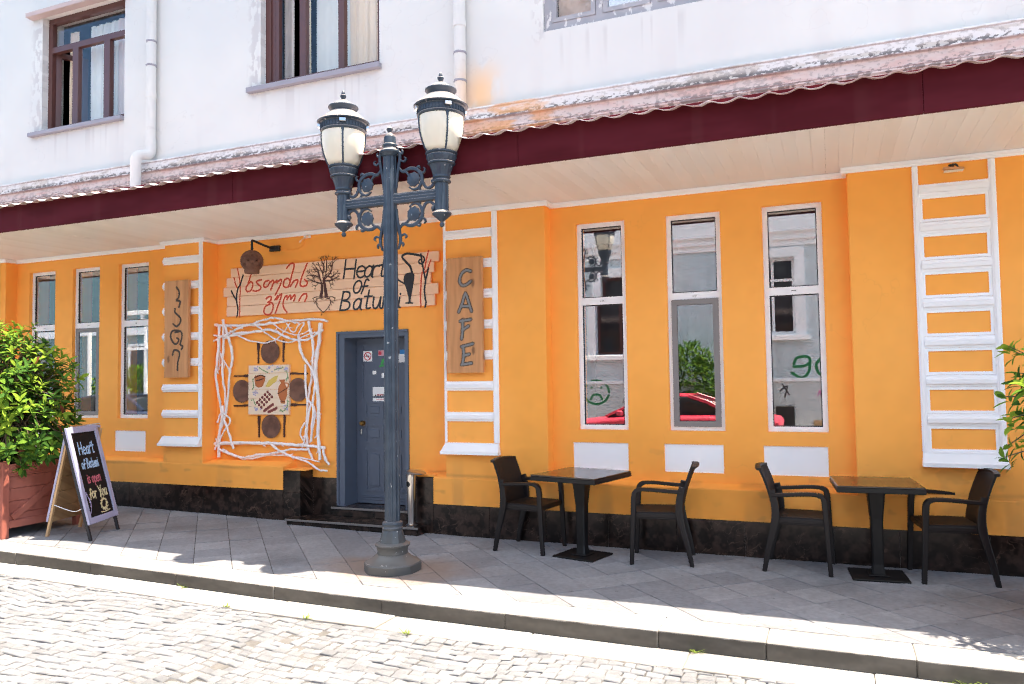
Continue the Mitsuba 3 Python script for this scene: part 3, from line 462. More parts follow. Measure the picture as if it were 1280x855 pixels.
# gutter slabs
struct('gutter')
xs = [-40, -30, -20, -14.2, -13.1] + list(np.arange(-12.1, 4.5, 1.02) + rng.normal(0, .03, 17)) + [8, 16, 30]
for a, b in zip(xs, xs[1:]):
    yo = rng.normal(0, 0.008); n = max(2, int((b - a) / .25))
    P = Polygon([(a + .002, -2.498 + yo), (b - .002, -2.498 + yo), (b - .002, -2.180), (a + .002, -2.180)])
    put('gutter__slab', onground(slab(P, -0.25, -0.108 + rng.normal(0, .003), 0.006)), 'gutter')
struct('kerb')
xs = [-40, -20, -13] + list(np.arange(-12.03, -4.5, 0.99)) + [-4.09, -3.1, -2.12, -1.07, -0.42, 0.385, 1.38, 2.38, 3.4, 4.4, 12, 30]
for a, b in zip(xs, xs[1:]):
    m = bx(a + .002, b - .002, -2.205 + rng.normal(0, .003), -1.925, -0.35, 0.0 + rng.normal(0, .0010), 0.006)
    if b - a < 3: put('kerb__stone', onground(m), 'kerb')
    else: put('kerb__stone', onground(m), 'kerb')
struct('pavement')
put('pavement__bedding', sheet(-40, 30, -1.93, 0.2, -0.006, 80), 'mortar')
t = 0.3135; c45 = math.cos(math.radians(46)); s45 = math.sin(math.radians(46)); tiles = []
region = sbox(-12.2, -1.922, 3.2, 0.06); hole = Point(-3.485, -1.435).buffer(0.2)
for i in range(-60, 60):
    off = rng.normal(0, .004)
    for j in range(-60, 60):
        a0, b0 = i * t + .0030, j * t * 1.04 + off + .0016
        q = [(a, b) for a, b in ((a0, b0), (a0 + t - .0060, b0), (a0 + t - .0060, b0 + t * 1.04 - .0032), (a0, b0 + t * 1.04 - .0032))]
        P = affinity.translate(Polygon([(a * s45 + b * c45, a * c45 - b * s45) for a, b in q]), -4, -0.9)
        if P.intersects(region):
            P = P.intersection(region)
            if P.geom_type == 'Polygon' and P.area > 0.002: tiles.append(P)
order = sorted(range(len(tiles)), key=lambda i: (lambda s: s[1] if s[0] else 99)(seen(tiles[i].centroid.x, tiles[i].centroid.y, 0)))
ns = set(order[:300]); rest = []
for i, P in enumerate(tiles):
    n = len(P.exterior.coords) - 1
    m = onground(slab(P, -0.05, rng.normal(0, 0.0012), 0.0016, rng.normal(0, .0006, 12))); k = int(rng.integers(3))
    if i in ns: put('pavement__paver', m, f'paver_{k}')
    else: rest.append(m)
kk = put('pavement__paver_field', cat(rest), 'paver_0'); labels[kk] = {'kind': 'stuff'}
put('pavement__outer_stretch', sheet(-40, -12.2, -1.922, 0.2, 0.0, 30), 'paver_0'); put('pavement__outer_stretch', sheet(3.2, 30, -1.922, 0.2, 0.0, 6), 'paver_0')
struct('far_pavement')
put('far_pavement', bx(-60, 40, -11.3, -6.6, -0.5, -0.10, 0.02), 'paver_0', own=True)

# ------------------------------------------------------------------ the cafe building
B = thing('cafe_building', 'orange plastered street house with maroon awning and white upper storey', 'building')
YW, YD = 0.16, 0.23
RW = [(-2.321, -1.822), (-1.428, -0.920), (-0.552, -0.046)]; LW = [(-10.29, -9.771), (-9.434, -8.924), (-8.580, -8.050)]
RP = [(-2.382, -1.828), (-1.483, -0.941), (-0.592, -0.056)]; LP = [(-10.33, -9.79), (-9.48, -8.95), (-8.628, -8.082)]
RZ, LZ = (1.087, 3.127), (1.155, 3.166); RPZ, LPZ = (0.703, 0.964), (0.736, 1.000)
def bay(x0, x1, y, z0, z1, holes):
    return xz(Polygon([(x0, z0), (x1, z0), (x1, z1), (x0, z1)], [[(a, c), (b, c), (b, d), (a, d)] for a, b, c, d in holes]), y, y + 0.30)
hl = [(a, b, *LZ) for a, b in LW]; hr = [(a, b, *RZ) for a, b in RW]
pl_ = [(a, b, *LPZ) for a, b in LP]; pr_ = [(a, b, *RPZ) for a, b in RP]
put(f'{B}__wall', bay(-10.55, -7.60, YW, 0.5, 3.42, hl + pl_), 'orange')
put(f'{B}__wall', bay(-2.60, 0.17, YW, 0.45, 3.42, hr + pr_), 'orange')
put(f'{B}__wall', xz(Polygon([(-7.0, 0.5), (-5.209, 0.5), (-5.209, 2.157), (-4.276, 2.157), (-4.276, 0.5), (-3.70, 0.5), (-3.70, 3.42), (-7.0, 3.42)]), YD, YD + 0.3), 'orange')
for x0, x1 in ((-14.5, -10.55), (-7.610, -6.985), (-3.713, -2.590), (0.163, 9.0)):
    put(f'{B}__pilaster', bx(x0, x1, 0.0, 0.55, 0.56, 3.42, 0.006), 'orange')
for x0, x1, z0, z1 in ((-14.5, -5.79, 0.372, 0.640), (-3.86, 9.0, 0.312, 0.590)):
    put(f'{B}__ledge', profile_x([(-0.004, z0), (-0.004, z1 - 0.014), (0.004, z1 - 0.004), (0.165, z1 + 0.026), (0.30, z1 + 0.026), (0.30, z0)], x0, x1), 'orange')
for a, b in LP: put(f'{B}__apron_panel', bx(a - .01, b + .01, YW + 0.012, YW + 0.05, LPZ[0] - .01, LPZ[1] + .01), 'trim')
for a, b in RP: put(f'{B}__apron_panel', bx(a - .01, b + .01, YW + 0.012, YW + 0.05, RPZ[0] - .01, RPZ[1] + .01), 'trim')
# marble plinth
put(f'{B}__plinth_backing', cat(bx(-14.5, -5.79, 0.012, 0.3, -0.4, 0.372, 0), bx(-3.86, 9, 0.012, 0.3, -0.4, 0.312, 0), bx(-5.79, -5.57, 0.012, 0.3, -.4, .585, 0), bx(-4.066, -3.86, 0.012, 0.3, -.4, .575, 0), bx(-5.57, -4.066, 0.246, 0.9, -0.4, 0.1, 0), bx(-5.57, -5.209, 0.246, 0.5, 0.0, 0.6, 0), bx(-4.276, -4.066, 0.246, 0.5, 0, 0.6, 0)), 'grout')
def marble_run(x0, x1, z1, w=0.6):
    n = max(1, round((x1 - x0) / w)); xs = np.linspace(x0, x1, n + 1); xs[1:-1] += rng.normal(0, .03, n - 1)
    for a, b in zip(xs, xs[1:]):
        put(f'{B}__marble_slab', bx(a + .0024, b - .0024, rng.normal(0, .0008), 0.011, -0.12, z1, 0.0015), 'marble')
marble_run(-10.6, -5.792, 0.371); marble_run(-3.862, 3.0, 0.311)
put(f'{B}__marble_slab', bx(3.001, 9, 0, 0.011, -0.1, 0.311), 'marble'); put(f'{B}__marble_slab', bx(-14.5, -10.601, 0, 0.011, -0.1, 0.371), 'marble')
put(f'{B}__marble_slab', bx(-5.790, -5.558, 0.0, 0.011, -0.1, 0.350, .0015), 'marble')
put(f'{B}__marble_slab', bx(-5.790, -5.558, 0.0, 0.011, 0.352, 0.590, .0015), 'marble')
put(f'{B}__marble_slab', bx(-4.078, -3.864, 0.0, 0.011, -0.1, 0.309, .0015), 'marble')
put(f'{B}__marble_slab', bx(-4.078, -3.864, 0.0, 0.011, 0.311, 0.581, .0015), 'marble')
for z0, z1 in ((0.09, 0.35), (0.352, 0.592)):
    put(f'{B}__marble_slab', bx(-5.569, -5.556, 0.0125, 0.234, z0, z1, .0015), 'marble')
    put(f'{B}__marble_slab', bx(-4.080, -4.067, 0.0125, 0.234, z0, z1, .0015), 'marble')
    put(f'{B}__marble_slab', bx(-5.555, -5.211, 0.234, 0.246, z0, z1 + .004, .0015), 'marble')
    put(f'{B}__marble_slab', bx(-4.274, -4.081, 0.234, 0.246, z0, z1 - .004, .0015), 'marble')
put(f'{B}__coping', bx(-5.788, -5.50, 0.02, 0.3, 0.592, 0.604, .003), 'orange'); put(f'{B}__coping', bx(-4.12, -3.862, 0.02, 0.3, 0.583, 0.604, .003), 'orange')
# steps
st = reserve(f'{B}__steps')
put(f'{st}__core', cat(bx(-5.59, -3.965, -0.166, -0.004, -0.2, 0.066, 0), bx(-5.55, -4.085, -0.003, 0.23, -.2, .066, 0), bx(-5.215, -4.105, 0.150, 0.23, .0915, .166, 0)), 'grout')
for a, b in ((-5.60, -5.27), (-5.27, -4.90), (-4.90, -4.53), (-4.53, -4.25), (-4.25, -3.955)): put(f'{st}__riser', bx(a + .003, b - .003, -0.178, -0.167, -0.2, 0.064, .002), 'marble')
put(f'{st}__riser', bx(-3.964, -3.953, -0.166, -0.004, -0.2, 0.064, .001), 'marble'); put(f'{st}__riser', bx(-5.602, -5.591, -0.166, -0.004, -0.2, 0.064, .001), 'marble')
put(f'{st}__tread', bx(-5.615, -3.945, -0.180, -0.004, 0.068, 0.092, .002), 'marble'); put(f'{st}__nosing', bx(-5.615, -3.945, -0.193, -0.1805, 0.070, 0.0925, .003), 'nosing')
put(f'{st}__tread', bx(-5.553, -4.083, -0.003, 0.232, 0.068, 0.0915, .001), 'marble')
for a, b in ((-5.22, -4.68), (-4.68, -4.10)): put(f'{st}__riser', bx(a + .003, b - .003, 0.139, 0.149, 0.093, 0.164, .0015), 'marble')
put(f'{st}__tread', bx(-5.235, -4.09, 0.140, 0.232, 0.168, 0.192, .002), 'marble'); put(f'{st}__nosing', bx(-5.235, -4.09, 0.127, 0.1395, 0.170, 0.1925, .003), 'nosing'); put(f'{st}__tread', bx(-5.205, -4.28, 0.233, 0.52, 0.10, 0.190, .001), 'marble')
# door
D = reserve(f'{B}__door')
fr = Polygon([(-5.207, 0.192), (-5.207, 2.155), (-4.278, 2.155), (-4.278, 0.192), (-4.322, 0.192), (-4.322, 2.085), (-5.108, 2.085), (-5.108, 0.192)])
put(f'{D}__frame', cat(xz(fr, YD - 0.012, 0.47), xz(Polygon([(-5.207, 0.2), (-5.207, 2.155), (-4.278, 2.155), (-4.278, 2.13), (-5.182, 2.13), (-5.182, 0.2)]), YD - 0.03, YD - 0.013)), 'door_frame')
lx0, lx1, LY = -5.106, -4.324, 0.452
put(f'{D}__leaf', bx(lx0, lx1, LY, LY + 0.045, 0.195, 2.083, .003), 'door')
def raised(x0, x1, z0, z1):
    ring = Polygon([(x0, z0), (x1, z0), (x1, z1), (x0, z1)], [[(x0 + .022, z0 + .022), (x1 - .022, z0 + .022), (x1 - .022, z1 - .022), (x0 + .022, z1 - .022)]])
    inner = bx(x0 + .06, x1 - .06, LY - 0.010, LY - 0.0003, z0 + .06, z1 - .06, .009)
    put(f'{D}__panel', cat(xz(ring, LY - 0.012, LY - .0004), inner), 'door')
for x0, x1 in ((-4.985, -4.735), (-4.695, -4.445)):
    raised(x0, x1, 0.335, 0.82); raised(x0, x1, 0.88, 1.10); raised(x0, x1, 1.16, 1.36)
put(f'{D}__panel', cat(bx(-5.03, -4.40, LY - .010, LY - .0004, 0.265, 0.285, .004), bx(-5.03, -4.40, LY - .008, LY - .0004, 0.235, 0.245, .003)), 'door')
put(f'{D}__panel', xz(Polygon([(-5.03, 1.40), (-4.40, 1.40), (-4.40, 2.02), (-5.03, 2.02)], [[(-5.012, 1.418), (-4.418, 1.418), (-4.418, 2.002), (-5.012, 2.002)]]), LY - .006, LY - .0004), 'door')
kn = rot(lathe([(0.0, -0.06), (0.018, -0.06), (0.028, -0.045), (0.026, -0.03), (0.011, -0.022), (0.011, -0.006), (0.03, -0.005), (0.03, 0.0), (0, 0.0)], 18), -90, (1, 0, 0))
put(f'{D}__knob', mv(kn, -5.01, LY - 0.001, 1.108), 'brass', smooth=40)
put(f'{D}__lock', bx(-5.055, -5.035, LY - .006, LY - .0004, 0.98, 1.04, .002), 'steel')
S_ = TR['stick']
def sticker(n, m): 
    x0, x1, z0, z1 = S_[n]; return put(f'{D}__sticker', bx(x0, x1, LY - 0.0030, LY - 0.0015, z0, z1, 0), m)
k = sticker('nosmoke', 'sticker_white'); lab(k, 'square white no smoking notice with red ring')
x0, x1, z0, z1 = S_['nosmoke']; cx, cz, R = (x0 + x1) / 2, (z0 + z1) / 2, 0.42 * min(x1 - x0, z1 - z0)
ring = Point(cx, cz).buffer(R).difference(Point(cx, cz).buffer(R * .8)).union(LineString([(cx - R * .62, cz + R * .62), (cx + R * .62, cz - R * .62)]).buffer(R * .1))
put(f'{D}__sticker_print', xz(ring, LY - .0042, LY - .0031), 'sticker_red')
put(f'{D}__sticker_print', xz(sbox(cx - R * .6, cz - .1 * R, cx + R * .5, cz + .1 * R), LY - .0037, LY - .0031), 'black_paint')
sticker('red', 'sticker_pink'); x0, x1, z0, z1 = S_['red']
put(f'{D}__sticker_print', xz(sbox(x0 + .004, z0 + .012, x0 + .045, z1 - .012), LY - .0037, LY - .0031), 'sticker_red')
x0, x1, z0, z1 = S_['green']
put(f'{D}__sticker', xz(stroke([[(x0, z0 + .02), (x0 + .03, z0 + .03), (x1, z0 + .02)], [(x0 + .02, z0 + .05), (x0 + .03, z1 - .04), (x0 + .06, z1 - .01)], [(x0 + .03, z1 - .02), (x1, z1 - .015)], [(x0 + .02, z0 + .06), (x0 + .08, z0 + .075)]], .022), LY - .0028, LY - .0015), 'sticker_green')
sticker('small', 'sticker_white'); k = sticker('white', 'sticker_white'); lab(k, 'white card notice with red print on the door')
x0, x1, z0, z1 = S_['white']
put(f'{D}__sticker_print', xz(stroke([[(x0 + .03 + .022 * i, z0 + .045), (x0 + .036 + .022 * i, z0 + .085), (x0 + .046 + .022 * i, z0 + .05)] for i in range(6)], .008, 1), LY - .0037, LY - .0031), 'brown_paint')
put(f'{D}__sticker_print', xz(unary_union([sbox(x0 + .06, z1 - .095, x1 - .08, z1 - .085), sbox(x0 + .05, z0 + .025, x1 - .06, z0 + .031)]), LY - .0037, LY - .0031), 'sticker_red')
sticker('info', 'sticker_white'); sticker('wht2', 'sticker_white')
x0, x1, z0, z1 = S_['blue']; put(f'{D}__sticker', bx(x0, x1, LY - .005, LY - .0033, z0, z1, 0), 'sticker_blue')
# windows
def frame_poly(x0, x1, z0, z1, w, extra=()):
    p = sbox(x0, z0, x1, z1).difference(sbox(x0 + w, z0 + w, x1 - w, z1 - w))
    return unary_union([p] + [sbox(*e) for e in extra])
def pane(path, x0, x1, z0, z1, y, m='pane', turn=0, lean=0):
    w, h = (x1 - x0) / 2, (z1 - z0) / 2
    q = trimesh.Trimesh([(-w, 0, -h), (w, 0, -h), (w, 0, h), (-w, 0, h)], [(0, 1, 2), (0, 2, 3)], process=False)
    if turn: rot(q, turn)
    if lean: rot(q, lean, (1, 0, 0))
    return put(path, mv(q, (x0 + x1) / 2, y, (z0 + z1) / 2), m)
def tall_window(x0, x1, z, tr, sash=False, turn=0.0):
    w = reserve(f'{B}__window'); z0, z1 = z; y = YW + 0.045; f = 0.045
    put(f'{w}__frame', xz(frame_poly(x0 + .001, x1 - .001, z0 + .001, z1 - .001, f, [(x0 + f, tr[0], x1 - f, tr[1])]), y, y + 0.06), 'pvc')
    gs = [frame_poly(x0 + f, x1 - f, tr[1], z1 - f, .009)]
    pane(f'{w}__pane', x0 + f + .004, x1 - f - .004, tr[1] + .004, z1 - f - .004, y + 0.022, turn=rng.normal(0, .12), lean=.18 + rng.normal(0, .04))
    if not sash:
        gs.append(frame_poly(x0 + f, x1 - f, z0 + f, tr[0], .009))
        pane(f'{w}__pane', x0 + f + .004, x1 - f - .004, z0 + f + .004, tr[0] - .004, y + 0.022, turn=rng.normal(0, .12), lean=.18 + rng.normal(0, .04))
    else:
        a, b, c, d = x0 + f - .008, x1 - f + .008, z0 + f - .008, tr[0] + .006
        put(f'{w}__sash', xz(frame_poly(a, b, c, d, .052), y - 0.018, y - .0015), 'alu')
        gs.append(frame_poly(x0 + f, x1 - f, z0 + f, tr[0], .040))
        gs.append(frame_poly(a + .048, b - .048, c + .048, d - .048, .010))
        pane(f'{w}__pane', a + .055, b - .055, c + .055, d - .055, y - 0.004, turn=turn, lean=.18)
    put(f'{w}__gasket', xz(unary_union(gs), y + 0.012, y + 0.03), 'gasket')
    put(f'{w}__drain_slot', bx((x0 + x1) / 2 - .02, (x0 + x1) / 2 + .02, y - .0012, y - .0002, (tr[0] + tr[1]) / 2 - .004, (tr[0] + tr[1]) / 2 + .002, 0), 'gasket')
    return w
for i, (a, b) in enumerate(RW): tall_window(a, b, RZ, (2.313, 2.385), i == 1, 1.2)
for i, (a, b) in enumerate(LW): tall_window(a, b, LZ, (2.345, 2.425), i == 1, 0.6)
put(f'{B}__room', cat(bx(-13, 7, 2.4, 2.5, 0, 3.4, 0), bx(-13, 7, 0.62, 2.4, 0.0, 0.2, 0), bx(-13, 7, 0.62, 2.4, 3.3, 3.4, 0), bx(-7.5, -7.4, .62, 2.4, .2, 3.3, 0), bx(-2.9, -2.8, .62, 2.4, .2, 3.3, 0), bx(1.2, 1.3, .62, 2.4, .2, 3.3, 0), bx(-11, -10.9, .62, 2.4, .2, 3.3, 0)), 'room')
# ladder-like stucco frames on the pilasters
RUNG = [3.095 - 0.3135 * k for k in range(7)]
def rung(par, x0, x1, z, y=0.0):
    put(f'{par}__rung', profile_x([(y, z - .046), (y - .016, z - .046), (y - .020, z - .030), (y - .036, z - .022), (y - .040, z + .012), (y - .026, z + .020), (y - .024, z + .044), (y - .004, z + .050), (y, z + .050)], x0, x1), 'trim')
def foot(par, x0, x1, fl0, fl1, z=0.905):
    r = [[(x0, 0.0, z + .05), (x1, 0.0, z + .05), (x1, -.030, z + .05), (x0, -.030, z + .05)], [(x0, 0, z + .036), (x1, 0, z + .036), (x1, -.030, z + .036), (x0, -.030, z + .036)],
         [(x0 - fl0 * .8, 0, z - .03), (x1 + fl1 * .8, 0, z - .03), (x1 + fl1 * .8, -.062, z - .03), (x0 - fl0 * .8, -.062, z - .03)], [(x0 - fl0, 0, z - .034), (x1 + fl1, 0, z - .034), (x1 + fl1, -.075, z - .034), (x0 - fl0, -.075, z - .034)],
         [(x0 - fl0, 0, z - .066), (x1 + fl1, 0, z - .066), (x1 + fl1, -.075, z - .066), (x0 - fl0, -.075, z - .066)]]
    put(f'{par}__foot', loft(r), 'trim')
def rail(par, x0, x1, z0=0.955, z1=3.30, y=-0.024):
    put(f'{par}__rail', cat(bx(x0, x1, y, -.0005, z0, z1, .004), bx(x0 + .012, x1 - .012, y - .008, y - .0005, z0, z1, .004)), 'trim')
L1 = reserve(f'{B}__stucco_ladder'); rail(L1, -7.036, -6.984, 0.955, 3.33); foot(L1, -7.605, -6.99, .03, .0)
for z in RUNG: rung(L1, -7.606, -7.037, z + .010)
L2 = reserve(f'{B}__stucco_ladder'); rail(L2, -3.711, -3.686); rail(L2, -3.158, -3.098); foot(L2, -3.708, -3.105, .035, .01, .900)
for z in RUNG: rung(L2, -3.685, -3.159, z)
L3 = reserve(f'{B}__stucco_ladder'); rail(L3, 0.655, 0.700); rail(L3, 1.198, 1.248); foot(L3, 0.658, 1.243, .006, .01)
for k, z in enumerate(RUNG):
    rung(L3, 0.701, 1.197, z)
    zb = (RUNG[k + 1] if k < 6 else 0.905) + .05
    put(f'{L3}__inner_frame', xz(frame_poly(0.701, 1.197, zb + .001, z - .047, .024), -.012, -.0005), 'trim')
# thin crown trim below the soffit
def crown(x0, x1, y): put(f'{B}__crown_trim', profile_x([(y, 3.305), (y - .022, 3.305), (y - .026, 3.318), (y - .042, 3.330), (y - .045, 3.349), (y, 3.349)], x0, x1), 'trim')
crown(-10.55, -7.613, YW); crown(-7.655, -6.94, 0.0); crown(-6.982, -3.716, YD); crown(-3.758, -2.545, 0.0); crown(-2.587, 0.160, YW); crown(0.118, 9.0, 0.0); crown(-14.5, -10.51, 0.0)
for x, a, b in ((-6.982, 0.0, YD), (-2.587, 0.0, YW), (-10.548, 0, YW)): put(f'{B}__crown_trim', bx(x, x + 0.040, a, b - .046, 3.306, 3.3485, .004), 'trim')
put(f'{B}__crown_trim', bx(0.120, 0.160, 0, YW - .046, 3.306, 3.3485, .004), 'trim')
# awning: soffit boards, fascia, roof sheets
AW = reserve(f'{B}__awning')
x = -12.0; k = 0
while x < 3.2:
    put(f'{AW}__soffit_board', bx(x, x + 0.0994, -1.318, 0.24, 3.352 + rng.normal(0, .0005), 3.366, .0010), f'soffit_{int(rng.choice(3, p=[.45, .35, .2]))}'); x += 0.1
put(f'{AW}__deck', cat(bx(-14, 6, -1.31, 0.3, 3.367, 3.40, 0), bx(3.2, 6, -1.318, .24, 3.352, 3.366, 0), bx(-14, -12.001, -1.318, .24, 3.352, 3.366, 0)), 'gasket')
xs = [-14, -11.2, -8.35, -5.3, -2.32, 0.62, 3.5, 6]
for a, b in zip(xs, xs[1:]): put(f'{AW}__fascia_board', bx(a + .001, b - .001, -1.342 + rng.normal(0, .0015), -1.320, 3.334, 3.640, .003), 'fascia')
def roof_piece(x0, x1, dz):
    def fn(u, v):
        X = x0 + (x1 - x0) * u; ph = X / 0.205 * 2 * np.pi
        W = 0.5 + 0.5 * np.sin(ph); W = W ** 1.5
        y = -1.435 + 1.55 * v
        return np.stack([X, y, 3.585 + dz + 0.38 * v + 0.024 * W + 0.006 * np.sin(X * 2.1)], -1)
    return grid(fn, int((x1 - x0) / 0.0128) + 2, 5, (0, 0, 0.004))
x = -13.6
while x < 5.9:
    w = 0.98 + rng.normal(0, .05); put(f'{AW}__roof_sheet', roof_piece(x, x + w + 0.07, 0.007 * (rng.random() - .5) + (0.006 if int(x * 3) % 2 else 0)), 'roof_sheet', smooth=50); x += w
# upper storey
UW = [(-10.011, -8.440, 5.097, 6.72), (-6.202, -4.545, 5.130, 6.75), (-2.604, -0.930, 5.108, 6.70)]
put(f'{B}__upper_wall', xz(Polygon([(-14.5, 3.6), (9, 3.6), (9, 8.6), (-14.5, 8.6)], [[(a, c), (b, c), (b, d), (a, d)] for a, b, c, d in UW]), 0.10, 0.42), 'white_wall')
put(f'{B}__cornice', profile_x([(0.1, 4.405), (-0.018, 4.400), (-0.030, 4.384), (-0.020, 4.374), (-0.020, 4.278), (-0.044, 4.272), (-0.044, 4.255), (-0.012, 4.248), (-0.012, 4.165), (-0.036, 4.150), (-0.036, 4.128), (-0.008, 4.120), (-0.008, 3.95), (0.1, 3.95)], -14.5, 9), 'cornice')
put(f'{B}__string_course', profile_x([(0.1, 4.49), (0.088, 4.487), (0.088, 4.408), (0.1, 4.405)], -14.5, 9), 'white_wall')
put(f'{B}__shell', cat(bx(-14.5, 9, 8.6, 8.75, 0, 8.6, 0), bx(-14.5, -14.3, 0.43, 8.6, -.4, 8.6, 0), bx(8.8, 9, 0.56, 8.6, -.4, 8.6, 0)), 'white_wall')
put(f'{B}__roof', cat(bx(-14.9, 9.4, -0.15, 9.1, 8.6, 8.78, .01), bx(-14.3, 8.8, 0.43, 8.59, 3.62, 3.75, 0)), 'house_roof')
put(f'{B}__upper_room', cat(bx(-14, 8, 2.2, 2.3, 4, 8.5, 0), bx(-7.4, -7.3, .43, 2.2, 4, 8.5, 0), bx(-3.5, -3.4, .43, 2.2, 4, 8.5, 0)), 'room')
def curtain(path, x0, x1, z0, z1, y, m, folds, amp=.025, seed=0):
    r = np.random.default_rng(seed); ph = r.random(4) * 6
    def fn(u, v):
        s = np.sin(u * folds * 6.283 + ph[0] + .4 * np.sin(v * 3)) + .45 * np.sin(u * folds * 2.7 * 6.283 + ph[1])
        return np.stack([x0 + (x1 - x0) * u + .01 * v * np.sin(9 * u + ph[2]), y + amp * s * (1 - .4 * v), z0 + (z1 - z0) * v], -1)
    return put(path, grid(fn, 60, 6), m, smooth=True)
# window A: brown, left light standing open
a, b, c, d = UW[0]; w = reserve(f'{B}__upper_window'); y = 0.19
put(f'{w}__frame', xz(unary_union([frame_poly(a + .001, b - .001, c + .001, d - .001, .075), sbox(a + .07, 6.23, b - .07, 6.31), sbox(-9.53, c + .05, -9.42, 6.25), sbox(-8.93, c + .05, -8.82, 6.25)]), y, y + .07), 'brown_pvc')
pane(f'{w}__pane', a + .07, b - .07, 6.31, d - .07, y + .03, 'clear_pane'); pane(f'{w}__pane', -9.42, -8.93, c + .07, 6.23, y + .03, 'clear_pane'); pane(f'{w}__pane', -8.82, b - .07, c + .07, 6.23, y + .03, 'clear_pane')
put(f'{w}__open_sash', rot(mv(xz(frame_poly(0, .40, 0, 1.10, .07), 0, .055), -9.92, y + .05, c + .07), 62, (0, 0, 1), (-9.92, y + .05, 0)), 'brown_pvc')
curtain(f'{w}__curtain', -9.88, -9.70, c + .04, 6.6, .42, 'curtain_cream', 2, .02, 1); curtain(f'{w}__curtain', -9.45, -8.92, c + .04, 6.6, .40, 'curtain_teal', 4, .02, 2); curtain(f'{w}__curtain', -8.90, b - .03, c + .04, 6.6, .38, 'curtain_white', 5, .022, 3)
put(f'{w}__sill', cat(bx(a - .20, b + .002, 0.03, 0.10, c - .058, c - .002, .006), bx(a + .001, b - .001, .1, .19, c - .03, c - .0005, 0)), 'sill')
put(f'{w}__hood', bx(a - .20, b + .1, -0.02, 0.10, d - .015, d + .05, .006), 'hood')
# window B
a, b, c, d = UW[1]; w = reserve(f'{B}__upper_window')
put(f'{w}__frame', xz(unary_union([frame_poly(a + .001, b - .001, c + .001, d - .001, .075), sbox(-5.70, c + .05, -5.615, 6.7), sbox(-5.155, c + .05, -5.075, 6.7)]), y, y + .07), 'brown_pvc')
put(f'{w}__sash', xz(frame_poly(a + .07, -6.02, c + .06, d - .06, .055), y + .02, y + .08), 'brown_pvc')
pane(f'{w}__pane', -5.615, -5.155, c + .07, d - .07, y + .03, 'clear_pane'); pane(f'{w}__pane', -5.075, b - .07, c + .07, d - .07, y + .03, 'clear_pane'); pane(f'{w}__pane', -6.13, -5.98, c + .07, d - .07, y + .05, 'clear_pane')
curtain(f'{w}__curtain', -6.12, -5.98, c + .04, d, .44, 'curtain_white', 1, .015, 4); curtain(f'{w}__curtain', -5.84, -5.68, c + .04, d, .40, 'curtain_cream', 3, .018, 5); curtain(f'{w}__curtain', -5.63, -5.13, c + .04, d, .42, 'curtain_teal', 2, .010, 6); curtain(f'{w}__curtain', -5.11, b - .04, c + .04, d, .39, 'curtain_cream', 5, .018, 7)
put(f'{w}__sill', cat(bx(a - .17, b + .03, 0.03, 0.10, c - .075, c - .012, .006), bx(a + .001, b - .001, .1, .19, c - .04, c - .0005, 0)), 'sill')
# window C: grey flaking frame
a, b, c, d = UW[2]; w = reserve(f'{B}__upper_window')
put(f'{w}__frame', xz(unary_union([frame_poly(a + .001, b - .001, c + .001, d - .001, .085), sbox(-2.055, c + .05, -1.985, 6.65), sbox(-1.505, c + .05, -1.435, 6.65)]), .13, .20), 'grey_paint')
for x0, x1 in ((-2.515, -2.06), (-1.98, -1.51), (-1.43, -1.02)):
    put(f'{w}__sash', xz(frame_poly(x0, x1, c + .088, d - .09, .045), .122, .18), 'grey_paint')
    pane(f'{w}__pane', x0 + .04, x1 - .04, c + .13, d - .13, .155, 'clear_pane' if x0 < -2.2 else 'pane')
def crumple(u, v): return np.stack([-2.49 + .42 * u, .25 + .05 * meshkit.fbm(np.stack([u * 5, v * 14, u * 0], -1), 3, 3), c + .1 + (d - c - .2) * v], -1)
put(f'{w}__plastic_sheet', grid(crumple, 24, 60), 'tape_sheet')
# downpipes
def downpipe(x, ztop, pts, r, clamps):
    k = reserve(f'{B}__downpipe'); put(f'{k}__pipe', tube(pts, r, 20), 'white_wall', smooth=40)
    for z in clamps: put(f'{k}__clamp', mv(lathe([(r + .002, -.012), (r + .007, -.010), (r + .007, .010), (r + .002, .012)], 20), x, 0.025, z), 'sill', smooth=40)
    return k
px = -7.885
dp = downpipe(px, 8.5, [(px, .025, 8.5), (px, .025, 4.62)], .058, (5.95, 5.64)); 
el = smoothpath([(px, .025, 4.66), (px, .025, 4.56), (px - .005, -.005, 4.49), (px - .03, -.10, 4.46), (px - .045, -.15, 4.41), (px - .048, -.158, 4.32), (px - .048, -.158, 3.93)], 6)
put(f'{dp}__elbow', tube(el, .063, 20), 'white_wall', smooth=40)
for z in (5.25, 4.65): put(f'{dp}__collar', mv(lathe([(.058, -.03), (.065, -.028), (.065, .03), (.058, .032)], 20), px, .025, z), 'white_wall', smooth=40)
px = -3.512
dp = downpipe(px, 8.5, [(px, .025, 8.5), (px, .025, 4.0)], .062, (4.72, 5.02))
put(f'{dp}__collar', mv(lathe([(.062, -.03), (.070, -.028), (.070, .03), (.062, .032)], 20), px, .025, 5.33), 'white_wall', smooth=40)

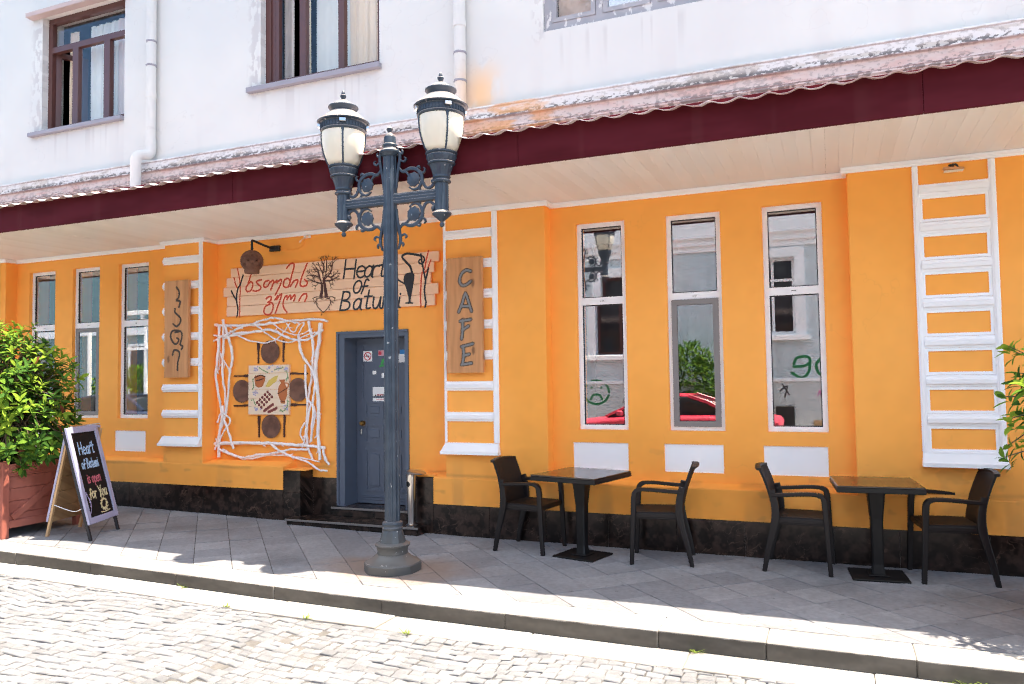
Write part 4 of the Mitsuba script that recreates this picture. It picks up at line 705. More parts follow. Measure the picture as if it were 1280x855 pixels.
# ------------------------------------------------------------------ street lamp
def street_lamp(LX, LYY, label, rise=0.0):
    L = thing('street_lamp', label, 'street lamp', 'twin lantern street lamps')
    def put(path, mesh, m, smooth=False, own=False):
        if rise: mesh.vertices[:, 2] += np.where(mesh.vertices[:, 2] > 1.0, rise, 0)
        return globals()['put'](path, mesh, m, smooth, own)
    def oct_(a): return 0.45 + 0.55 / np.cos((a + math.pi / 8) % (math.pi / 4) - math.pi / 8) * 0.97
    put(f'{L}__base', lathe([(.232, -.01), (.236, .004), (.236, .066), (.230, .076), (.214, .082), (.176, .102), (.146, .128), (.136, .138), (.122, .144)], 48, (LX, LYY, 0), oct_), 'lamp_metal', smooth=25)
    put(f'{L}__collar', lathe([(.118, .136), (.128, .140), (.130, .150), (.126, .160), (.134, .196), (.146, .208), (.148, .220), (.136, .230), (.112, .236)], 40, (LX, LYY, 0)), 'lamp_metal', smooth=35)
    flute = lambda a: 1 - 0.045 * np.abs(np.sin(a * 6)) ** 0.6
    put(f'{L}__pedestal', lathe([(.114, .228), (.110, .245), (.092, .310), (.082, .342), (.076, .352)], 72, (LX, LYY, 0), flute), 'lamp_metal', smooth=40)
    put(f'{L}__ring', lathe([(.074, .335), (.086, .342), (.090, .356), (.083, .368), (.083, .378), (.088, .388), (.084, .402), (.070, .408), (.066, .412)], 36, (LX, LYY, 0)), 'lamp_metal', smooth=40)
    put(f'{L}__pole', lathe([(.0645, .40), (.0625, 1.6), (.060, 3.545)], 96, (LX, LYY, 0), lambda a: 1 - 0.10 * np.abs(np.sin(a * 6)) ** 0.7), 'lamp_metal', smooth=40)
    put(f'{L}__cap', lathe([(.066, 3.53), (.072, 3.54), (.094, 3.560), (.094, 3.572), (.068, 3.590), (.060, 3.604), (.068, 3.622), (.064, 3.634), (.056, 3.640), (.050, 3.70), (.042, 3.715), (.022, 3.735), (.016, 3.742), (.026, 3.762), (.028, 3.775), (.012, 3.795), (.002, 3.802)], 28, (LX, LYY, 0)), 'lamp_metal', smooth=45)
    LAMPX = (LX - .479, LX + .501)
    put(f'{L}__crossarm', cat(bx(LAMPX[0] + .04, LAMPX[1] - .04, LYY - .030, LYY + .030, 3.108, 3.198, .006), bx(LAMPX[0] + .04, LAMPX[1] - .04, LYY - .034, LYY + .034, 3.120, 3.134, .003), bx(LAMPX[0] + .04, LAMPX[1] - .04, LYY - .034, LYY + .034, 3.146, 3.160, .003), bx(LAMPX[0] + .04, LAMPX[1] - .04, LYY - .034, LYY + .034, 3.172, 3.186, .003)  ), 'lamp_metal')
    def scroll(sx, sz):
        """one quarter of the scrollwork: stem along the pole, big volute round a rosette, small tail at the lantern."""
        P = lambda u, v: (LX + sx * u, LYY, 3.158 + sz * v)
        ms = []
        def add(pts, r, n=6):
            p = smoothpath([P(*q) for q in pts], 5); rr = np.interp(np.linspace(0, 1, len(p)), np.linspace(0, 1, len(r)), r)
            ms.append(bar(p, .020, 2.35 * rr, (0, 1, 0), .3))
        add([(.080, .44), (.100, .36), (.088, .28), (.070, .18), (.062, .09)], (.006, .011, .011, .010, .008))
        add([(.085, .41), (.115, .385), (.128, .40), (.120, .42)], (.008, .008, .007, .004))
        add([(.085, .27), (.13, .225), (.19, .245), (.255, .235), (.305, .19), (.315, .13), (.285, .075), (.235, .060), (.190, .085)], (.007, .010, .012, .013, .013, .012, .010, .008, .005))
        add([(.315, .14), (.345, .075), (.385, .060), (.420, .080), (.432, .105), (.418, .118)], (.008, .010, .010, .011, .012, .008))
        add([(.13, .235), (.165, .215), (.185, .19), (.19, .165)], (.007, .008, .007, .004)); add([(.100, .33), (.14, .315), (.16, .335), (.145, .352)], (.006, .008, .007, .003)); add([(.305, .19), (.335, .20), (.345, .225), (.33, .24)], (.008, .008, .007, .003)); add([(.285, .08), (.30, .045), (.33, .040)], (.008, .007, .003))
        add([(.255, .235), (.285, .255), (.30, .235)], (.009, .008, .003))
        ro = lathe([(0.001, -.016), (.040, -.014), (.066, -.006), (.068, 0), (.066, .006), (.040, .014), (.001, .016)], 56, (0, 0, 0), lambda a: 1 - 0.13 * np.abs(np.sin(a * 4.5)))
        rot(ro, 90, (1, 0, 0)); mv(ro, *P(.232, .148)); ms.append(ro)
        lf = lathe([(.001, -.036), (.020, -.014), (.022, 0), (.013, .020), (.001, .038)], 14); rot(lf, 25 * sx, (0, 1, 0)); mv(lf, *P(.425, .115)); ms.append(lf)
        return cat(ms)
    for sx in (-1, 1):
        for sz in (1, -1): put(f'{L}__scroll', scroll(sx, sz), 'lamp_metal', smooth=40)
    def lantern(x, az):
        n = reserve(f'{L}__lantern'); at = (x, LYY, 0); outer = put
        def put_(path, mesh, m, smooth=False):
            v = mesh.vertices; z0 = v[:, 2].copy()
            k = np.interp(z0, [2.9, 3.30, 3.44, 3.53, 3.82, 4.0, 4.2], [1.08, 1.06, .94, .91, .88, .87, .92])
            v[:, 0] = x + (v[:, 0] - x) * k; v[:, 1] = LYY + (v[:, 1] - LYY) * k
            v[:, 2] = np.interp(z0, [2.89, 3.04, 3.275, 3.44, 3.548, 3.82, 3.90, 4.06, 4.18], [2.866, 3.008, 3.240, 3.398, 3.500, 3.812, 3.893, 4.045, 4.195])
            return outer(path, mesh, m, smooth)
        put_(f'{n}__finial_drop', lathe([(.001, 2.895), (.014, 2.902), (.020, 2.918), (.014, 2.934), (.010, 2.942), (.020, 2.952), (.050, 2.980), (.074, 3.004), (.076, 3.018), (.062, 3.034), (.056, 3.04)], 28, at), 'lamp_metal', smooth=45)
        put_(f'{n}__stem', lathe([(.054, 3.035), (.054, 3.285)], 72, at, lambda a: 1 - 0.09 * np.abs(np.sin(a * 6)) ** .7), 'lamp_metal', smooth=40)
        put_(f'{n}__cup', lathe([(.056, 3.275), (.074, 3.283), (.076, 3.297), (.062, 3.305), (.062, 3.315), (.074, 3.326), (.072, 3.338), (.072, 3.345), (.084, 3.38), (.106, 3.432), (.112, 3.440)], 72, at, lambda a: 1 - 0.035 * np.abs(np.sin(a * 8))), 'lamp_metal', smooth=40)
        put_(f'{n}__collar', lathe([(.108, 3.436), (.122, 3.444), (.124, 3.454), (.116, 3.462), (.124, 3.475), (.136, 3.500), (.138, 3.516), (.128, 3.526), (.146, 3.534), (.148, 3.544), (.130, 3.552)], 72, at, lambda a: 1 + 0.020 * np.sin(a * 18)), 'lamp_metal', smooth=40)
        prof = [(.128, 3.548), (.157, 3.582), (.187, 3.645), (.205, 3.705), (.213, 3.765), (.213, 3.815)]
        put_(f'{n}__globe', lathe(prof, 48, at), 'opal', smooth=60)
        for q in range(4):
            t = math.radians(az + 90 * q - 90)
            pts = [(x + (r + .004) * math.cos(t), LYY + (r + .004) * math.sin(t), z) for r, z in prof]
            fork = []
            for s in (-1, 1):
                tt = [t, t + s * .015, t + s * .055]; fork.append(tube([(x + rr * math.cos(u), LYY + rr * math.sin(u), z) for (rr, z), u in zip([(.207, 3.745), (.214, 3.775), (.217, 3.815)], tt)], .006, 6))
            put_(f'{n}__rib', cat([tube(smoothpath(pts, 3), .0085, 6)] + fork), 'lamp_metal', smooth=40)
            cl = bx(-.032, .032, -.016, .016, -.016, .016, .004); rot(cl, math.degrees(t) + 90); put_(f'{n}__clip', mv(cl, x + .240 * math.cos(t), LYY + .240 * math.sin(t), 3.866), 'steel')
        put_(f'{n}__band', cat(lathe([(.216, 3.806), (.226, 3.812), (.230, 3.82), (.224, 3.828), (.226, 3.874), (.238, 3.884), (.230, 3.89)], 48, at),
            *[rot(mv(bx(-.003, .003, -.004, .004, -.026, .026, .001), 0, 0, 0), 0) for _ in range(0)],
            *[tube([(x + .229 * math.cos(a + s * .03), LYY + .229 * math.sin(a + s * .03), 3.831), (x + .229 * math.cos(a - s * .03), LYY + .229 * math.sin(a - s * .03), 3.871)], .0042, 5) for a in np.arange(0, 2 * np.pi, .155) for s in (-1, 1)]), 'lamp_metal', smooth=40)
        put_(f'{n}__hood', lathe([(.225, 3.884), (.258, 3.890), (.263, 3.899), (.254, 3.908), (.238, 3.914), (.200, 3.948), (.160, 3.980), (.135, 3.998), (.122, 4.003), (.122, 4.008), (.138, 4.026), (.152, 4.044), (.150, 4.052), (.118, 4.066), (.062, 4.092), (.026, 4.106), (.010, 4.112)], 48, at), 'lamp_metal', smooth=45)
        put_(f'{n}__finial', lathe([(.009, 4.100), (.013, 4.108), (.030, 4.130), (.030, 4.138), (.018, 4.146), (.020, 4.156), (.010, 4.172), (.001, 4.178)], 20, at), 'lamp_metal', smooth=45)
    lantern(LAMPX[0], 33); lantern(LAMPX[1], 44)
street_lamp(-3.478, -1.432, 'cast iron street lamp with two urn lanterns on a scrolled crossarm')

# ------------------------------------------------------------------ hanging signs and wall pieces
SG = thing('painted_sign', 'long planked wooden sign painted with red script, a tree, a jug and Heart of Batumi', 'sign')
zt = [2.985, 2.872, 2.757, 2.640, 2.520, 2.398]
lx = [-6.735, -6.800, -6.850, -6.795, -6.800]; rx = [-3.872, -3.935, -3.975, -3.885, -3.928]
for i in range(5):
    put(f'{SG}__plank', bx(lx[i], rx[i], 0.1905 + rng.normal(0, .0004), 0.215, zt[i + 1] + .0022, zt[i] - .0022, .0025), 'sign_wood')
put(f'{SG}__batten', cat(*[bx(x, x + .05, 0.2152, YD - .0005, 2.43, 2.95, 0) for x in (-6.5, -5.3, -4.2)]), 'raw_wood')
ys = 0.1893
k = painted(f'{SG}__red_lettering', stroke(TR['geo'], .0205), ys, 'red_paint'); lab(k, 'red Georgian script in two lines')
k = painted(f'{SG}__black_lettering', stroke(TR['heart'], .0205), ys, 'black_paint'); lab(k, 'black lettering Heart of Batumi')
for a, b in ((0, 2), (2, 4)):
    for q in (stroke(TR['redtwig'][a:b], .016),): [painted(f'{SG}__painted_twig', g_, ys, 'red_paint') for g_ in getattr(q, 'geoms', [q])]
    for q in (stroke(TR['blktwig'][a:b], .019),): [painted(f'{SG}__painted_twig', g_, ys - .0014, 'black_paint') for g_ in getattr(q, 'geoms', [q])]
jug = unary_union([Polygon(smoothpath(TR['jug'][0] + TR['jug'][0][:1], 4)).buffer(0), stroke(TR['jugline'][:1], .024), stroke(TR['jugline'][1:], .017)])
k = painted(f'{SG}__painted_jug', jug, ys - .0028, 'black_paint'); lab(k, 'black long necked jug')
r_ = random.Random(5); tw = []
def grow(p, ang, ln, w, dep):
    q = (p[0] + ln * math.cos(ang), p[1] + ln * math.sin(ang)); mid = ((p[0] + q[0]) / 2 + r_.gauss(0, ln * .08), (p[1] + q[1]) / 2 + r_.gauss(0, ln * .08))
    tw.append(LineString([p, mid, q]).buffer(w, quad_segs=2))
    if dep:
        for s in (-1, 1): grow(q, ang + s * (0.25 + r_.random() * .5), ln * (.62 + .2 * r_.random()), w * .72, dep - 1)
for s in TR['limb']:
    tw.append(stroke([s], .016)); s2 = smoothpath(s, 4)
    for i in range(3, len(s2), 3):
        d = math.atan2(s2[i][1] - s2[i - 1][1], s2[i][0] - s2[i - 1][0]); grow(tuple(s2[i]), d + r_.choice((-1, 1)) * (.6 + .4 * r_.random()), .045, .0042, 2)
    grow(tuple(s[-1]), math.atan2(s[-1][1] - s[-2][1], s[-1][0] - s[-2][0]), .04, .0045, 2)
for t_ in TR['trunk']: tw.append(Polygon(t_).buffer(.004))
for s in TR['root']:
    tw.append(stroke([s], .0095)); s2 = smoothpath(s, 3)
    for i in range(2, len(s2) - 1, 3): grow(tuple(s2[i]), r_.uniform(-2.8, -.3), .028, .0030, 1)
painted(f'{SG}__painted_tree', unary_union(tw).simplify(.0008), ys, 'brown_paint')

def board(name, label, x0, x1, z0, z1, y0):
    k = thing(name, label, 'sign')
    pts = [(x0, z0), (x1, z0)] + [(x1 + rng.normal(0, .003), z) for z in np.linspace(z0, z1, 9)[1:-1]] + [(x1, z1), (x0, z1)] + [(x0 + rng.normal(0, .003), z) for z in np.linspace(z1, z0, 9)[1:-1]]
    put(f'{k}__board', cat(xz(Polygon(pts), y0, y0 + .038)), 'carved_wood')
    put(f'{k}__spacer', cat(bx((x0 + x1) / 2 - .06, (x0 + x1) / 2 + .06, y0 + .0385, -.0005, z1 - .25, z1 - .2, 0), bx((x0 + x1) / 2 - .06, (x0 + x1) / 2 + .06, y0 + .0385, -.0005, z0 + .2, z0 + .25, 0)), 'raw_wood')
    return k
KB = board('carved_board', 'brown wooden board with carved dark Georgian letters, on the left pilaster', -7.515, -7.135, 1.668, 2.846, -.085)
for g in ([0], [1], [2, 3], [4]):
    p = stroke([TR['kafe'][i] for i in g], .024); put(f'{KB}__letter', xz(p, -.0866, -.0852), 'cut')
CB = board('carved_board', 'tall brown wooden board reading CAFE in grey letters', -3.640, -3.240, 1.662, 2.842, -.085)
for g in TR['cafe']:
    n = reserve(f'{CB}__letter')
    put(n, xz(stroke(g, .040, 2), -.0866, -.0852), 'cut', own=True); put(f'{n}__inlay', xz(stroke(g, .022, 2), -.0885, -.0867), 'inlay')

TF = thing('driftwood_frame', 'rectangular frame of white painted branches on the orange wall', 'frame')
for i, (r, p) in enumerate(TR['twigs']):
    r = r * 0.88; q = smoothpath([(x, 0.196 - .012 * (i % 3) + .01 * math.sin(j * 1.7 + i), z) for j, (x, z) in enumerate(p)], 5)
    q[:, [0, 2]] += rng.normal(0, .003, (len(q), 2))
    rr = r * np.linspace(1.08, .8, len(q)) * (1 + rng.normal(0, .06, len(q))) * (1 if i % 2 else 1)
    ms = [tube(q, rr * (1 + .12 * np.sin(np.arange(len(q)) * 1.9 + i)), 8)]
    for _ in range((2 + int(len(q) > 22)) if len(q) > 8 else 0):
        j = int(rng.integers(2, len(q) - 2)); t_ = q[j + 1] - q[j - 1]; t_ /= np.linalg.norm(t_); s_ = rng.choice((-1, 1))
        d_ = t_ * .75 + s_ * np.array([-t_[2], -.15, t_[0]]) * (.4 + .5 * rng.random()); l_ = .025 + .065 * rng.random() ** 2
        ms.append(tube([q[j], q[j] + d_ * l_ * .6, q[j] + d_ * l_ + np.array([0, 0, .006])], [rr[j] * .62, rr[j] * .45, rr[j] * .22], 6))
    put(f'{TF}__branch', cat(ms), 'driftwood', smooth=45)

PT = thing('folk_picture', 'small planked panel painted with jug, pot, grapes and flowers', 'picture')
zz = np.linspace(1.212, 1.800, 7)
for i in range(6): put(f'{PT}__plank', bx(-6.462 + rng.normal(0, .002), -5.866 + rng.normal(0, .002), 0.191, .2295, zz[i] + .0015, zz[i + 1] - .0015, .002), 'panel_wood')
yp = .1905
painted(f'{PT}__painted_pot', Polygon(TR['p_pot'][0]).buffer(.004), yp, 'terracotta'); p_ = TR['p_pot'][0]
painted(f'{PT}__painted_pot', stroke([[p_[0], p_[6], p_[5]], [(p_[1][0] + .01, p_[1][1] + .06), (p_[4][0] - .02, p_[4][1] + .02)]], .012), yp - .0013, 'brown_paint')
painted(f'{PT}__painted_jug', unary_union([Polygon(TR['p_jug'][0]).buffer(.004), stroke(TR['p_jugh'], .016)]), yp, 'terracotta')
painted(f'{PT}__painted_jug', stroke([[TR['p_jug'][0][9], TR['p_jug'][0][3]], [TR['p_jug'][0][8], TR['p_jug'][0][5]]], .008), yp - .0013, 'brown_paint')
painted(f'{PT}__painted_leaf', Polygon(TR['p_leaf'][0]).buffer(.003), yp, 'yellow')
painted(f'{PT}__painted_grapes', unary_union([Point(q).buffer(.0185, quad_segs=4) for q in TR['p_berry']]), yp, 'berry')
painted(f'{PT}__painted_grapes', unary_union([Point(q[0] - .004, q[1] + .005).buffer(.006, quad_segs=3) for q in TR['p_berry']]), yp - .0013, 'meat')
painted(f'{PT}__painted_sausage', stroke(TR['p_saus'], .036), yp, 'meat'); painted(f'{PT}__painted_sausage', stroke(TR['p_saus'], .016), yp - .0013, 'berry')
fl = []
for q in TR['p_flow']:
    for j in range(11): fl.append(Point(q[0] + r_.gauss(0, .020), q[1] + r_.gauss(0, .016)).buffer(.007 + .004 * r_.random(), quad_segs=3))
painted(f'{PT}__painted_flowers', unary_union(fl), yp, 'lilac'); painted(f'{PT}__painted_vine', stroke(TR['p_green'], .010).union(unary_union([Point(a[0] + r_.gauss(0, .012), a[1] + r_.gauss(0, .012)).buffer(.009, quad_segs=2) for s in TR['p_green'] for a in s])), yp - .0013, 'green_paint')

PLATES = [(-6.153, 1.953, 'v', 'above'), (-6.576, 1.490, 'h', 'left of'), (-5.748, 1.503, 'h', 'right of'), (-6.141, 1.072, 'v', 'below')]
def plate(x, z, label):
    k = thing('clay_plate', label, 'plate', 'clay plates on the wall')
    m = lathe([(.001, -.004), (.070, -.006), (.092, -.014), (.132, -.022), (.137, -.020), (.136, -.014), (.090, -.002), (.001, 0)], 40)
    rot(m, 90, (1, 0, 0)); m.vertices[:, 1] = .2285 - (m.vertices[:, 1] - m.vertices[:, 1].min()) * 1.0; m.invert()
    if m.volume < 0: m.invert()
    put(k, mv(m, x, 0, z), 'clay', smooth=45, own=True)
def cutlery(kind, x, z, horiz, label, flip=1):
    k = thing(kind, label, 'fork' if kind == 'wooden_fork' else 'knife', 'wooden cutlery round the clay plates')
    if kind == 'wooden_fork':
        p = unary_union([LineString([(0, -.125), (0, .02)]).buffer(.0085), Polygon([(-.008, .01), (.008, .01), (.017, .045), (.017, .07), (-.017, .07), (-.017, .045)]), *[LineString([(u, .06), (u, .122)]).buffer(.0034) for u in (-.0135, -.0045, .0045, .0135)]])
    else:
        p = unary_union([LineString([(0, -.125), (0, 0)]).buffer(.0095), Polygon([(-.009, 0), (.009, 0), (.018, .03), (.019, .10), (.006, .13), (-.007, .135)])])
    if flip < 0: p = affinity.scale(p, 1, -1, origin=(0, 0))
    if horiz: p = affinity.rotate(p, 90, origin=(0, 0))
    put(k, xz(affinity.translate(p, x, z), .217, .2285), 'brown_paint', own=True)
for x, z, o, where in PLATES:
    plate(x, z, f'brown clay plate on the wall {where} the painted panel')
    if o == 'v':
        cutlery('wooden_fork', x - .185, z + (.0 if where == 'above' else .0), False, f'dark wooden fork left of the plate {where} the painted panel')
        cutlery('wooden_knife', x + .185, z + .01, False, f'dark wooden knife right of the plate {where} the painted panel')
    else:
        a, b = ('wooden_fork', 'wooden_knife') if where == 'left of' else ('wooden_knife', 'wooden_fork')
        cutlery(a, x, z + .185, True, f'dark wooden {a[7:]} over the plate {where} the painted panel', -1 if where == 'left of' else 1)
        cutlery(b, x, z - .175, True, f'dark wooden {b[7:]} under the plate {where} the painted panel', -1 if where == 'left of' else 1)

WL = thing('wall_lamp', 'pierced clay ball lamp on a black bracket above the long sign', 'lamp')
bx_, by_, bz_, br = -6.110, -0.150, 2.985, 0.128
sph = trimesh.creation.icosphere(subdivisions=4, radius=br); sph.vertices *= (1 + .02 * (meshkit.fbm(sph.vertices * 20) - .5))[:, None]
def man(m): return m3.Manifold(m3.Mesh(np.asarray(m.vertices, np.float32), np.asarray(m.faces, np.uint32)))
ball = man(sph) - m3.Manifold.sphere(br - .014, 40) - m3.Manifold.cube((.6, .6, .2), True).translate((0, 0, -.205))
for i, (zr, n, rr) in enumerate(((.35, 7, .012), (-.05, 8, .017), (-.42, 8, .016), (.68, 5, .010))):
    for j in range(n):
        a = 2 * math.pi * (j + .5 * (i % 2)) / n; d = np.array([math.cos(a) * math.sqrt(1 - zr * zr), math.sin(a) * math.sqrt(1 - zr * zr), zr])
        ball = ball - m3.Manifold.sphere(rr, 10).translate(tuple(d * br))
rim = man(lathe([(.062, -.128), (.080, -.128), (.082, -.100), (.064, -.090)], 32))
put(f'{WL}__shade', mv(trimesh.Trimesh(*(lambda q: (q.vert_properties[:, :3], q.tri_verts))(ball.to_mesh())), bx_, by_, bz_), 'clay')
put(f'{WL}__rim', mv(lathe([(.070, -.140), (.082, -.140), (.086, -.115), (.080, -.096), (.066, -.096)], 32), bx_, by_, bz_), 'clay', smooth=40)
put(f'{WL}__arm', tube(smoothpath([(bx_, .21, 3.185), (bx_, .05, 3.20), (bx_, by_ + .03, 3.225), (bx_, by_, 3.215), (bx_, by_, 3.16), (bx_, by_, bz_ + br - .01)], 5), .013, 10), 'black', smooth=40)
put(f'{WL}__mount', bx(bx_ - .045, bx_ + .10, .19, YD - .0005, 3.15, 3.215, .006), 'black')
put(f'{WL}__cable', tube(smoothpath([(bx_ + .09, .222, 3.18), (bx_ + .25, .224, 3.155), (bx_ + .40, .224, 3.175), (bx_ + .47, .224, 3.27)], 5), .0045, 6), 'orange')
PL = thing('picture_light', 'small flat wall light on a bent arm, top of the right pilaster', 'lamp')
put(f'{PL}__arm', tube(smoothpath([(.945, -.001, 3.272), (.945, -.05, 3.275), (.965, -.10, 3.262), (.975, -.12, 3.235)], 5), .008, 8), 'black', smooth=40)
put(f'{PL}__mount', bx(.925, .965, -.015, -.0005, 3.255, 3.29, .004), 'black'); put(f'{PL}__shade', rot(bx(.868, 1.018, -.150, -.088, 3.214, 3.236, .006), 6, (0, 1, 0), (.94, -.1, 3.22)), 'carved_wood')
put(f'{PL}__lens', bx(.876, 1.010, -.146, -.092, 3.203, 3.211, .002), 'opal')
CM = thing('cable_bracket', 'small pale cable bracket under the soffit above the long sign', 'bracket')
put(f'{CM}__base', bx(-5.66, -5.57, .20, YD - .0005, 3.27, 3.30, .004), 'trim'); put(f'{CM}__insulator', cat(tube([(-5.60, .19, 3.29), (-5.58, .16, 3.275)], .014, 10), tube([(-5.64, .20, 3.28), (-5.67, .17, 3.24)], .006, 8), tube([(-5.67, .17, 3.24), (-5.685, .16, 3.215)], .011, 8)), 'sign_wood')

# ------------------------------------------------------------------ ash bin
AB = thing('ash_bin', 'slim tapered stainless ash bin with flat lid beside the door', 'bin')
ax, ay, az_ = -4.068, -0.095, 0.0925
body = man(lathe([(.038, .012), (.040, .02), (.036, .05), (.040, .12), (.054, .50), (.058, .532), (.056, .534)], 40)) - m3.Manifold.cylinder(.12, .031, .031, 24).rotate((0, 90, 0)).rotate((0, 0, 262)).translate((-.012, 0, .43))
put(f'{AB}__body', mv(trimesh.Trimesh(*(lambda q: (q.vert_properties[:, :3], q.tri_verts))(body.to_mesh())), ax, ay, az_), 'steel', smooth=40)
put(f'{AB}__inside', mv(lathe([(.034, .34), (.040, .50)], 24), ax, ay, az_), 'black')
put(f'{AB}__foot', mv(lathe([(.060, 0), (.062, .010), (.050, .018), (.036, .026)], 32), ax, ay, az_), 'steel', smooth=40)
lid = rot(lathe([(.001, -.012), (.088, -.012), (.102, -.006), (.104, .004), (.096, .010), (.001, .014)], 40), 7, (0, 1, 0)); put(f'{AB}__lid', mv(lid, ax + .060, ay, az_ + .552), 'brushed', smooth=40)

# ------------------------------------------------------------------ chairs and tables
def chair(x, y, deg, label):
    k = thing('cafe_chair', label, 'chair', 'dark rattan style armchairs at the tables')
    W = T().translate([x, y, 0]).rotate([0, 0, 1], deg)
    def pp(n, m, mt, smooth=False):
        m.apply_transform(np.array(W.matrix, float)); put(f'{k}__{n}', m, mt, smooth)
    hw = .225
    for s in (-1, 1):
        leg = smoothpath([(.235, s * hw, 0), (.222, s * hw, .25), (.212, s * hw, .45), (.205, s * hw, .575), (.190, s * hw, .618), (.150, s * hw, .636)], 5)
        arm = smoothpath([(.150, s * hw, .636), (.06, s * (hw + .004), .636), (-.10, s * hw, .624), (-.20, s * (hw - .008), .618)], 4)
        pp('front_leg', bar(leg, np.interp(np.linspace(0, 1, len(leg)), [0, 1], [.034, .044]), np.interp(np.linspace(0, 1, len(leg)), [0, .6, 1], [.034, .046, .034]), (0, 1, 0), .3), 'chair', 35)
        pp('arm', bar(arm, .046, .030, (0, 1, 0), .35), 'chair', 35)
        rl = smoothpath([(-.268, s * (hw - .004), 0), (-.235, s * (hw - .004), .16), (-.188, s * (hw - .004), .34), (-.170, s * (hw - .004), .45), (-.176, s * (hw - .006), .56), (-.198, s * (hw - .008), .66)], 5)
        pp('rear_leg', bar(rl, .036, np.interp(np.linspace(0, 1, len(rl)), [0, .55, 1], [.034, .062, .050]), (0, 1, 0), .3), 'chair', 35)
    def seat(u, v): return np.stack([-.165 + .385 * u, -.205 + .41 * v, .446 - .012 * np.sin(np.pi * u) * np.sin(np.pi * v) - .006 * u ** 4], -1)
    pp('seat', grid(seat, 12, 12, (0, 0, -.022)), 'rattan', 40)
    pp('seat_rail', cat(bx(-.16, .215, -.212, -.190, .395, .432, .006), bx(-.16, .215, .190, .212, .395, .432, .006), bx(.196, .218, -.205, .205, .392, .428, .006), bx(-.175, -.155, -.205, .205, .392, .43, .006)), 'chair')
    def back(u, v):
        z = .42 + .400 * v; y_ = (u - .5) * 2; w = .212 - .004 * v
        return np.stack([-.172 - .028 * v - .075 * v ** 2 - .030 * (1 - y_ ** 2) * (0.3 + .7 * v), y_ * w, z + .012 * (1 - y_ ** 2) * v], -1)
    pp('backrest', grid(back, 14, 14, (-.018, 0, 0)), 'rattan', 40)
    lip = [tuple(back(np.array(u), np.array(1.0)) + np.array([-.016, 0, .004])) for u in np.linspace(0, 1, 13)]
    pp('top_lip', bar(lip, .022, .042, (0, 0, 1), .35), 'chair', 40)
    for s in (-1, 1): pp('stretcher', bar([(-.15, s * .20, .40), (.20, s * .20, .40)], .016, .03), 'chair')
chair(-2.660, -0.300, -7, 'dark brown armchair furthest left, its back to the lamp post')
chair(-1.430, -0.335, 188, 'dark brown armchair facing left at the left table')
chair(-0.288, -0.240, -2, 'dark brown armchair facing right at the right table')
chair(0.792, -0.215, 188, 'dark brown armchair furthest right, facing left')
def table(x, y, deg, label, d, w=.65, zt=.742):
    k = thing('cafe_table', label, 'table', 'dark square cafe tables')
    W = np.array(T().translate([x, y, 0]).rotate([0, 0, 1], deg).matrix, float)
    def pp(n, m, mt, s=False): m.apply_transform(W); put(f'{k}__{n}', m, mt, s)
    pp('top', bx(-w / 2, w / 2, -d / 2, d / 2, zt - .014, zt, .004), 'table_top')
    pp('edge_frame', bx(-w / 2 - .003, w / 2 + .003, -d / 2 - .003, d / 2 + .003, zt - .052, zt - .0145, .004), 'table_edge')
    def ring(h, z): return [(-h + .01, -h, z), (h - .01, -h, z), (h, -h + .01, z), (h, h - .01, z), (h - .01, h, z), (-h + .01, h, z), (-h, h - .01, z), (-h, -h + .01, z)]
    pp('column', loft([ring(.050, .012), ring(.040, .10), ring(.045, .45), ring(.066, zt - .0525)]), 'table_metal')
    pp('base_plate', cat(bx(-.205, .205, -.19, .19, .0, .016, .004), bx(-.08, .08, -.08, .08, .0165, .026, .004)), 'table_metal')
table(-2.120, -0.425, -13, 'square dark table nearest the lamp post, between two chairs', .68)
table(0.282, -0.335, 5, 'square dark table by the right pilaster, between two chairs', .62, .61)

# ------------------------------------------------------------------ A-board
A = thing('chalkboard_sign', 'folding A-board with grey lilac frame and chalked welcome, beside the planter', 'sign')
gz = 0.052
def vec(*a): return np.array(a, float)
n_b, f_b = vec(-6.825, -1.600, gz), vec(-7.065, -1.060, gz)
n_t = vec(-7.125, -1.622, 1.165); u_ = (f_b - n_b); wd = np.linalg.norm(u_); u_ /= wd
v_ = n_t - n_b; v_ -= u_ * (v_ @ u_); ht = np.linalg.norm(v_); v_ /= ht; nn = np.cross(u_, v_)
def plane_piece(m, o, u, v, n):
    Rm = np.eye(4); Rm[:3, 0], Rm[:3, 1], Rm[:3, 2], Rm[:3, 3] = u, v, n, o
    m.apply_transform(Rm); return m
if nn[0] < 0: pass
sgn = 1 if nn @ (CAM - n_b) > 0 else -1
nf = nn * sgn
def aface(n, m, mt, o, u, v, nrm, lbl=None):
    if np.linalg.det(np.stack([u, v, nrm], 1)) < 0: m.invert()
    k = put(f'{A}__{n}', plane_piece(m, o, u, v, nrm), mt)
    if lbl: lab(k, lbl)
fw, lg = .062, .155
for s in (0, wd - .034): aface('leg', bx(s, s + .034, -.002, ht - .03, -.038, -.012, .003), 'black_paint', n_b, u_, v_, nf)
aface('front_frame', bx(0, fw, lg, ht, -.0105, .014, .004), 'board_frame', n_b, u_, v_, nf); aface('front_frame', bx(wd - fw, wd, lg, ht, -.0105, .014, .004), 'board_frame', n_b, u_, v_, nf)
aface('front_frame', bx(fw + .0005, wd - fw - .0005, lg, lg + fw, -.0105, .0135, .004), 'board_frame', n_b, u_, v_, nf); aface('front_frame', bx(fw + .0005, wd - fw - .0005, ht - fw, ht, -.0105, .0135, .004), 'board_frame', n_b, u_, v_, nf)
aface('chalk_panel', bx(fw - .004, wd - fw + .004, lg + fw - .004, ht - fw + .004, -.008, .0, 0), 'chalkboard', n_b, u_, v_, nf)
FT = TR['font']
